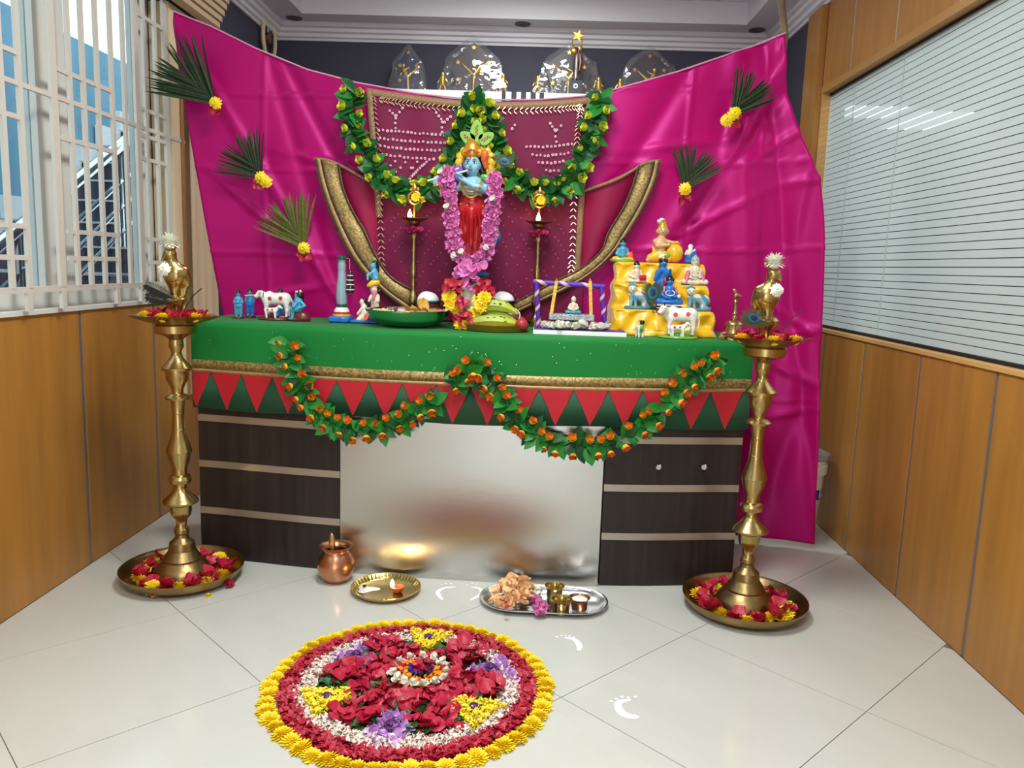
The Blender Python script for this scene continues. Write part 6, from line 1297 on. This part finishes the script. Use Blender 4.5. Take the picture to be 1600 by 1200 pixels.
sc('blue_figure', [El((.02, .02, .82), (.14, .13, .14)), Cp((0, 0, .3), (.05, 0, .6), .24, .2), El((0, 0, .1), (.3, .22, .12)), Cp((.2, 0, .6), (.26, -.1, .4), .07, .06)], g_blue, t, 34, .06, s); sc('white_figure', [El((-.02, -.13, .80), (.12, .1, .13)), Cp((-.08, -.14, .5), (-.02, -.15, .64), .13, .11), Cp((.05, -.15, .55), (.2, -.12, .66), .06, .05), Cp((-.18, -.12, .6), (-.24, -.12, .45), .05, .05)], g_white, t, 30, .05, s)
# middle tier
t, k_ = tier(1, 990, 'white robed seated idol with black hair and red drum on the middle tier'); s = 33 * k_
seated(t, s, g_white, g_cream, g_black, g_brown, .002, g_cream); B().tube([(.12 * s, -.3 * s, .25 * s), (.42 * s, -.26 * s, .27 * s)], .13 * s, 14).obj('drum', g_red, t)
t, k_ = tier(0, 1031, 'dark blue idol with feathered crown standing behind the seated blue idol', rz=.1, dy=.028); s = 84 * k_
standing(t, s, g_blue, g_blue, g_black, g_blue, 'flute', None); sc('garland', [El((.03, -.15, .52), (.06, .04, .07))], g_red, t, 20, .02, s); sc('white_plume', [El((-.05, -.05, .98), (.07, .035, .04), 0, -.5)], g_white, t, 16, .01, s); sc('green_plume', [El((.06, -.02, 1.0), (.06, .03, .05))], g_green, t, 16, .01, s); sc('gold_crown', [El((0, -.02, .94), (.075, .07, .03))], g_gold, t, 18, .01, s)
t, k_ = tier(1, 1080, 'cream and pink seated idol with veiled head on a dark blue base, middle tier'); s = 44 * k_
seated(t, s, g_cream, g_cream, glaze('veil', (150, 170, 176)), None, 0, g_cream, None, 1, g_white); B().box((-.46 * s, -.2 * s, -.002), (.46 * s, .2 * s, .06 * s)).obj('base', glaze('navy_glaze', (30, 60, 110)), t); sc('pink_drape', [Cp((-.25, -.1, .45), (-.3, -.14, .1), .07, .1), Cp((.25, -.1, .45), (.3, -.14, .1), .05, .09)], g_pink, t, 26, .03, s)
# lower tier
def crawler(t, s, f):
    P = lambda a, b_, c_: (f * a, b_, c_)
    sc('head', [El(P(-.24, -.06, .72), (.17, .16, .17)), El(P(-.24, -.22, .70), (.025, .03, .03))], g_cream, t, 30, .03, s); eyes(t, f * -.24 * s, -.06 * s, .72 * s, .165 * s)
    sc('body', [Cp(P(-.2, 0, .5), P(.3, .02, .38), .17, .22), Cp(P(-.25, -.05, .45), P(-.28, -.1, .12), .075, .06), Cp(P(-.12, -.12, .42), P(-.1, -.2, .1), .07, .055), Cp(P(.3, -.05, .3), P(.2, -.16, .1), .16, .1), Cp(P(.2, -.16, .1), P(.5, -.1, .09), .09, .06)], [g_grey, g_teal, g_cream], t, 46, .06, s, paint=lambda c: (np.where(np.sin(c[:, 0] * 14 + c[:, 2] * 9) > .35, 1, np.where(c[:, 2] > .5, 2, 0))))
    sc('cap', [El(P(-.24, -.02, .83), (.165, .15, .10)), El(P(-.26, 0, .94), (.05, .05, .06))], g_teal, t, 24, .04, s); B().lathe([(0, 0), (.5 * s, 0), (.52 * s, .04 * s), (.48 * s, .10 * s), (0, .1 * s)], 22, sy=.5).obj('base', g_teal, t)
t, k_ = tier(0, 995, 'teal and grey crawling child idol at the left of the lower tier'); crawler(t, 42 * k_, 1)
t, k_ = tier(0, 1086, 'teal and grey crawling child idol at the right of the lower tier'); crawler(t, 41 * k_, 1)
t, k_ = tier(0, 1043, 'bright blue seated idol with white necklace on a striped base, centre of the lower tier', dy=-.035); s = 44 * k_
bt_ = 9 * k_
for j, (m_, z0, z1, w_) in enumerate(((g_brown, 0, .3, .46), (g_white, .3, .42, .44), (g_brown, .42, .8, .42), (g_white, .8, 1.0, .44))): B().box((-w_ * s, -.26 * s, z0 * bt_), (w_ * s, .2 * s, z1 * bt_)).obj('base_layer', m_, t)
sub = t; u = thing('tmp', 'tmp', 'tmp'); seated(u, s, g_blue, g_blue, g_black, None, 0, g_blue, None, 1, g_white)
for c_ in list(u.children): c_.parent = t; c_.location = c_.location + Vector((0, 0, bt_))
bpy.data.objects.remove(u)
sc('pink_scarf', [Cp((-.2, -.1, .6), (-.22, -.16, .42), .05, .03), Cp((.2, -.1, .6), (.22, -.16, .42), .05, .03)], g_pink, t, 22, .02, s, (0, 0, bt_)); B().ball((.3 * s, -.25 * s, bt_ + .3 * s), .07 * s).obj('butter_ball', g_white, t)
p = PY(1022, 472, 3.06); t = thing('peacock_feather', 'peacock feather with blue eye leaning upright against the satin stand', 'feather', (p.x, 3.085, ZD + zt[0] - .0)); feather(t, (0, -.012, -.01), (-.08, -.0, 1), .105, .052, True, 'plume')
# cow, goat, bell at the front right
Y = 3.0; x, V, r = fr_(1060, Y); t = thing('cow_figurine', 'glossy white cow figurine with red rosettes and calf before the satin stand', 'figurine', (x, Y, ZD), -.08, 'white cow figurines'); cow(t, r(60), -1, base=(g_green, g_green), look=.12)
Y = 2.97; x, V, r = fr_(1001, Y); t = thing('goat_figurine', 'small white and green goat figurine with black head facing forward', 'figurine', (x, Y, ZD), .2, None); s = r(28)
def gp(c): m_ = np.zeros(len(c), int); m_[(c[:, 2] > .74)] = 2; m_[(c[:, 2] < .7) & (c[:, 2] > .28) & (np.abs(c[:, 0]) < .12)] = 1; return m_
sc('body', [Cp((0, -.1, .55), (0, .3, .55), .2, .2), El((.03, -.2, .85), (.13, .14, .13)), Cp((.0, -.12, .62), (.02, -.18, .8), .13, .1), Cp((-.12, -.14, .45), (-.11, -.16, .04), .09, .06), Cp((.12, -.14, .45), (.11, -.16, .04), .09, .06), Cp((-.12, .3, .45), (-.12, .32, .04), .09, .06), Cp((.12, .3, .45), (.12, .32, .04), .09, .06), Cp((.0, -.1, .92), (-.12, -.06, .93), .05, .03), Cp((.08, -.1, .92), (.2, -.06, .93), .05, .03)], [g_white, g_green, g_black], t, 44, .05, s, paint=gp)
Y = 3.02; x, V, r = fr_(1147, Y); t = thing('hand_bell', 'brass hand bell with figured handle at the right end of the green cloth', 'bell', (x, Y, ZD)); z = lambda y: max(0, V(1147, y)[2])
B().lathe([(r(17), 0), (r(16.5), z(528)), (r(13), z(520)), (r(11.5), z(510)), (r(11), z(507)), (r(14), z(506.5)), (r(13), z(504)), (r(7), z(500)), (r(3.5), z(498)), (0, z(498))], 30).obj('bell_body', m_brass, t, smooth=40)
B().lathe([(r(3.5), z(499)), (r(4), z(496)), (r(2.8), z(493)), (r(4), z(490)), (r(2.6), z(486)), (r(2.2), z(474)), (r(3.2), z(471)), (r(2.2), z(469)), (r(3), z(466)), (0, z(464))], 18).obj('handle', m_brass, t, smooth=40)
sc('handle_figure', [El((0, 0, z(462)), (r(3.5), r(3), r(3.5))), Cp((r(2), 0, z(461)), (r(7), 0, z(463)), r(2.2), r(1.8)), Cp((0, 0, z(460)), (-r(3), 0, z(454)), r(2), r(2.4)), El((-r(4), 0, z(453)), (r(2.4), r(2), r(2)))], m_brass, t, 26, .003)
lone('orange_petal', PEACH[0], (pl_(1131, 3.0), 3.0, ZD + .004), 'fallen orange flower beside the foot of the brass bell', 'flower', None, .02)
# ------------------------------------------------------------------ trophies on the wall shelf
YSH = 5.0
zsh = PY(780, 143, YSH - .12).z
x0, x1 = PY(600, 143, 4.88).x, PY(1150, 143, 4.88).x
sh = thing('wall_shelf', 'white wall shelf with a black piano key pattern under the trophies', 'shelf', ((x0 + x1) / 2, YSH, zsh))
hw = (x1 - x0) / 2
B().box((-hw, -.12, -.20), (hw, .2, 0)).obj('board', m_white, sh, smooth=0)
for a, w_ in ((784, 6), (799, 8), (814, 8), (829, 8), (843, 7), (755, 1.5)):
    xa = PY(a, 150, 4.88).x - (x0 + x1) / 2; B().box((xa, -.123, -.2), (xa + w_ * .0038, -.12, 0)).obj('black_key', m_blk, sh, smooth=0)
m_gold2 = M('trophy_gold', (226, 184, 84), .28, metal=.9)
m_wrap = bpy.data.materials.new('clear_plastic'); m_wrap.use_nodes = True
def _wrap():
    nt = m_wrap.node_tree; nt.nodes.remove(nt.nodes['Principled BSDF']); L = nt.links.new; N = nt.nodes.new
    tr = N('ShaderNodeBsdfTransparent'); gl = N('ShaderNodeBsdfGlossy'); gl.inputs['Roughness'].default_value = .06; df = N('ShaderNodeBsdfDiffuse'); df.inputs[0].default_value = S(210, 212, 216)
    tc = N('ShaderNodeTexCoord'); ns = N('ShaderNodeTexNoise'); ns.inputs['Scale'].default_value = 8; bp = N('ShaderNodeBump'); bp.inputs['Strength'].default_value = .8; bp.inputs['Distance'].default_value = .03; L(tc.outputs['Object'], ns.inputs['Vector']); L(ns.outputs[0], bp.inputs['Height']); L(bp.outputs[0], gl.inputs['Normal'])
    a, b = N('ShaderNodeMixShader'), N('ShaderNodeMixShader'); a.inputs[0].default_value = .35; L(gl.outputs[0], a.inputs[1]); L(df.outputs[0], a.inputs[2]); b.inputs[0].default_value = .15; L(tr.outputs[0], b.inputs[1]); L(a.outputs[0], b.inputs[2]); L(b.outputs[0], nt.nodes['Material Output'].inputs[0])
_wrap()
starp = [((1 if i % 2 == 0 else .42) * math.sin(PI * i / 5), (1 if i % 2 == 0 else .42) * math.cos(PI * i / 5)) for i in range(10)]
starme = B().prism(starp[::-1], .4).mesh('gold_star', m_gold2, 0)
def trophy(px, top, wpx, col, label, kick=1, side=True):
    x, V, r = fr_(px, 5.07, zsh); t = thing('trophy_plaque', label, 'trophy', (x, 5.07, zsh), 0, 'plastic wrapped trophies'); h = V(px, top)[2]; w = r(wpx) / 2
    B().box((-w * .92, -.05, 0), (w * .92, .05, .02)).obj('base', M('trophy_base', (44, 46, 58), .3) if 'trophy_base' not in MATS else MATS['trophy_base'], t)
    pts = [(-.52, .08), (.52, .08), (.46, .26), (.6, .52), (.52, .68), (.16, .88), (0, .95), (-.16, .88), (-.52, .68), (-.6, .52), (-.46, .26)]
    B().prism([(a * w, b_ * h) for a, b_ in pts], .02).obj('plaque', col, t, smooth=0)
    s = h * .62; f = kick
    sc('gold_figure', [Cp((0, -.02, .15), (.02 * f, -.02, .62), .04, .06), Cp((.02 * f, -.02, .62), (.16 * f, -.02, .82), .07, .07), El((.18 * f, -.02, .98), (.07, .06, .08)), Cp((.02 * f, -.02, .62), (-.26 * f, -.02, .86), .06, .03), Cp((-.26 * f, -.02, .86), (-.36 * f, -.02, .95), .03, .02), Cp((.16 * f, -.02, .84), (.28 * f, -.02, .66), .035, .03), Cp((.12 * f, -.02, .84), (-.04 * f, -.02, .92), .035, .025), El((0, -.02, .12), (.09, .06, .05))], m_gold2, t, 54, .03, s)
    for a, b_ in ((0, .86), (-.42, .6), (.42, .6), (-.42, .3)): link('gold_star', starme, t, (a * w, -.012, b_ * h), None, scale=r(4.2))
    if side:
        for q_ in (-1, 1): sc('side_figure', [El((0, 0, .85), (.1, .1, .12)), Cp((0, 0, .4), (0, 0, .7), .12, .13), Cp((-.06, 0, .4), (-.16, 0, .04), .07, .05), Cp((.06, 0, .4), (.16, 0, .04), .07, .05), Cp((-.1, 0, .68), (-.25, 0, .45), .05, .04), Cp((.1, 0, .68), (.22, 0, .5), .05, .04)], m_gold2, t, 34, .03, h * .38, (q_ * w * .82, -.02, .02))
    b = B(); n = 20; vv = []
    out = [(-.98, 0), (.98, 0), (.94, .16), (.78, .46), (.70, .66), (.58, .74), (.12, .98), (-.04, 1.02), (-.2, .96), (-.6, .76), (-.72, .62), (-.78, .42), (-.95, .18)]
    rg = random.Random(px)
    for y_ in (-.058, .058): vv += [(a * w * (1 + rg.uniform(-.04, .04)), y_ * (.5 if b_ > .7 else 1), max(0.001, b_ * h * (1 + rg.uniform(-.03, .03)))) for a, b_ in out]
    m_ = len(out); b.add(vv + [(0, -.075, h * .45), (0, .06, h * .45)], [(i, (i + 1) % m_, 2 * m_) for i in range(m_)] + [(m_ + (i + 1) % m_, m_ + i, 2 * m_ + 1) for i in range(m_)] + [(i, i + m_, (i + 1) % m_ + m_, (i + 1) % m_) for i in range(m_)]).obj('plastic_wrap', m_wrap, t, smooth=0)
    return t
c_pl = M('plaque_plum', (50, 36, 52), .35); c_bl = M('plaque_blue', (40, 46, 88), .35)
trophy(633, 72, 60, c_bl, 'small blue plaque trophy in clear plastic, leftmost on the wall shelf', -1, False)
trophy(730, 62, 112, c_pl, 'large plum plaque trophy in clear plastic, second from the left on the shelf')
trophy(872, 70, 112, c_pl, 'plum plaque trophy in clear plastic behind the silver cup trophy')
trophy(992, 76, 104, c_pl, 'plum plaque trophy in clear plastic right of the silver cup trophy')
trophy(1130, 92, 60, c_pl, 'plastic wrapped trophy at the far right, only its tip above the pink sheet', 1, False)
Yc = 4.92; x, V, r = fr_(883, Yc, zsh); t = thing('cup_trophy', 'silver column trophy with gold star on top and black base, front of the shelf', 'trophy', (x, Yc, zsh)); z = lambda y: max(0, V(883, y)[2])
B().box((-r(10), -.035, 0), (r(10), .035, z(127))).obj('base', MATS['trophy_base'], t)
bb = B().lathe([(0, 0), (r(3.6), 0), (r(3.6), .001), (0, .001)], 18).obj('badge', m_white, t, (0, -.036, z(136)), (rad(90), 0, 0)); B().box((-r(1.4), -r(1.6), .001), (r(1.4), r(1.4), .0018)).obj('badge_mark', m_blk, bb)
B().lathe([(r(7), z(127)), (r(8), z(125)), (r(5), z(123)), (r(4.6), z(84)), (r(6), z(82)), (r(8), z(76)), (r(7), z(75)), (0, z(78))], 24).obj('column', m_ssteel, t, smooth=40)
B().tube([(r(5.2), -.005, z(84)), (r(7), -.015, z(98)), (r(4.8), -.02, z(112))], [r(2.6), r(3), r(1.4)], 8).obj('maroon_ribbon', g_brown, t); sc('gold_bow', [El((-r(4), -.02, z(80)), (r(5), r(2), r(4))), El((r(4), -.02, z(76)), (r(4), r(2), r(4)))], m_gold2, t, 20, .003)
for s in (-1, 1): B().tube([(s * r(3), 0, z(76)), (s * r(8), 0, z(69)), (s * r(7), 0, z(62)), (s * r(2), 0, z(58))], r(1.3), 6).obj('hoop_arm', m_gold2, t)
link('star', starme, t, (r(1), -.01, z(56)), (0, .3, 0), scale=r(9))
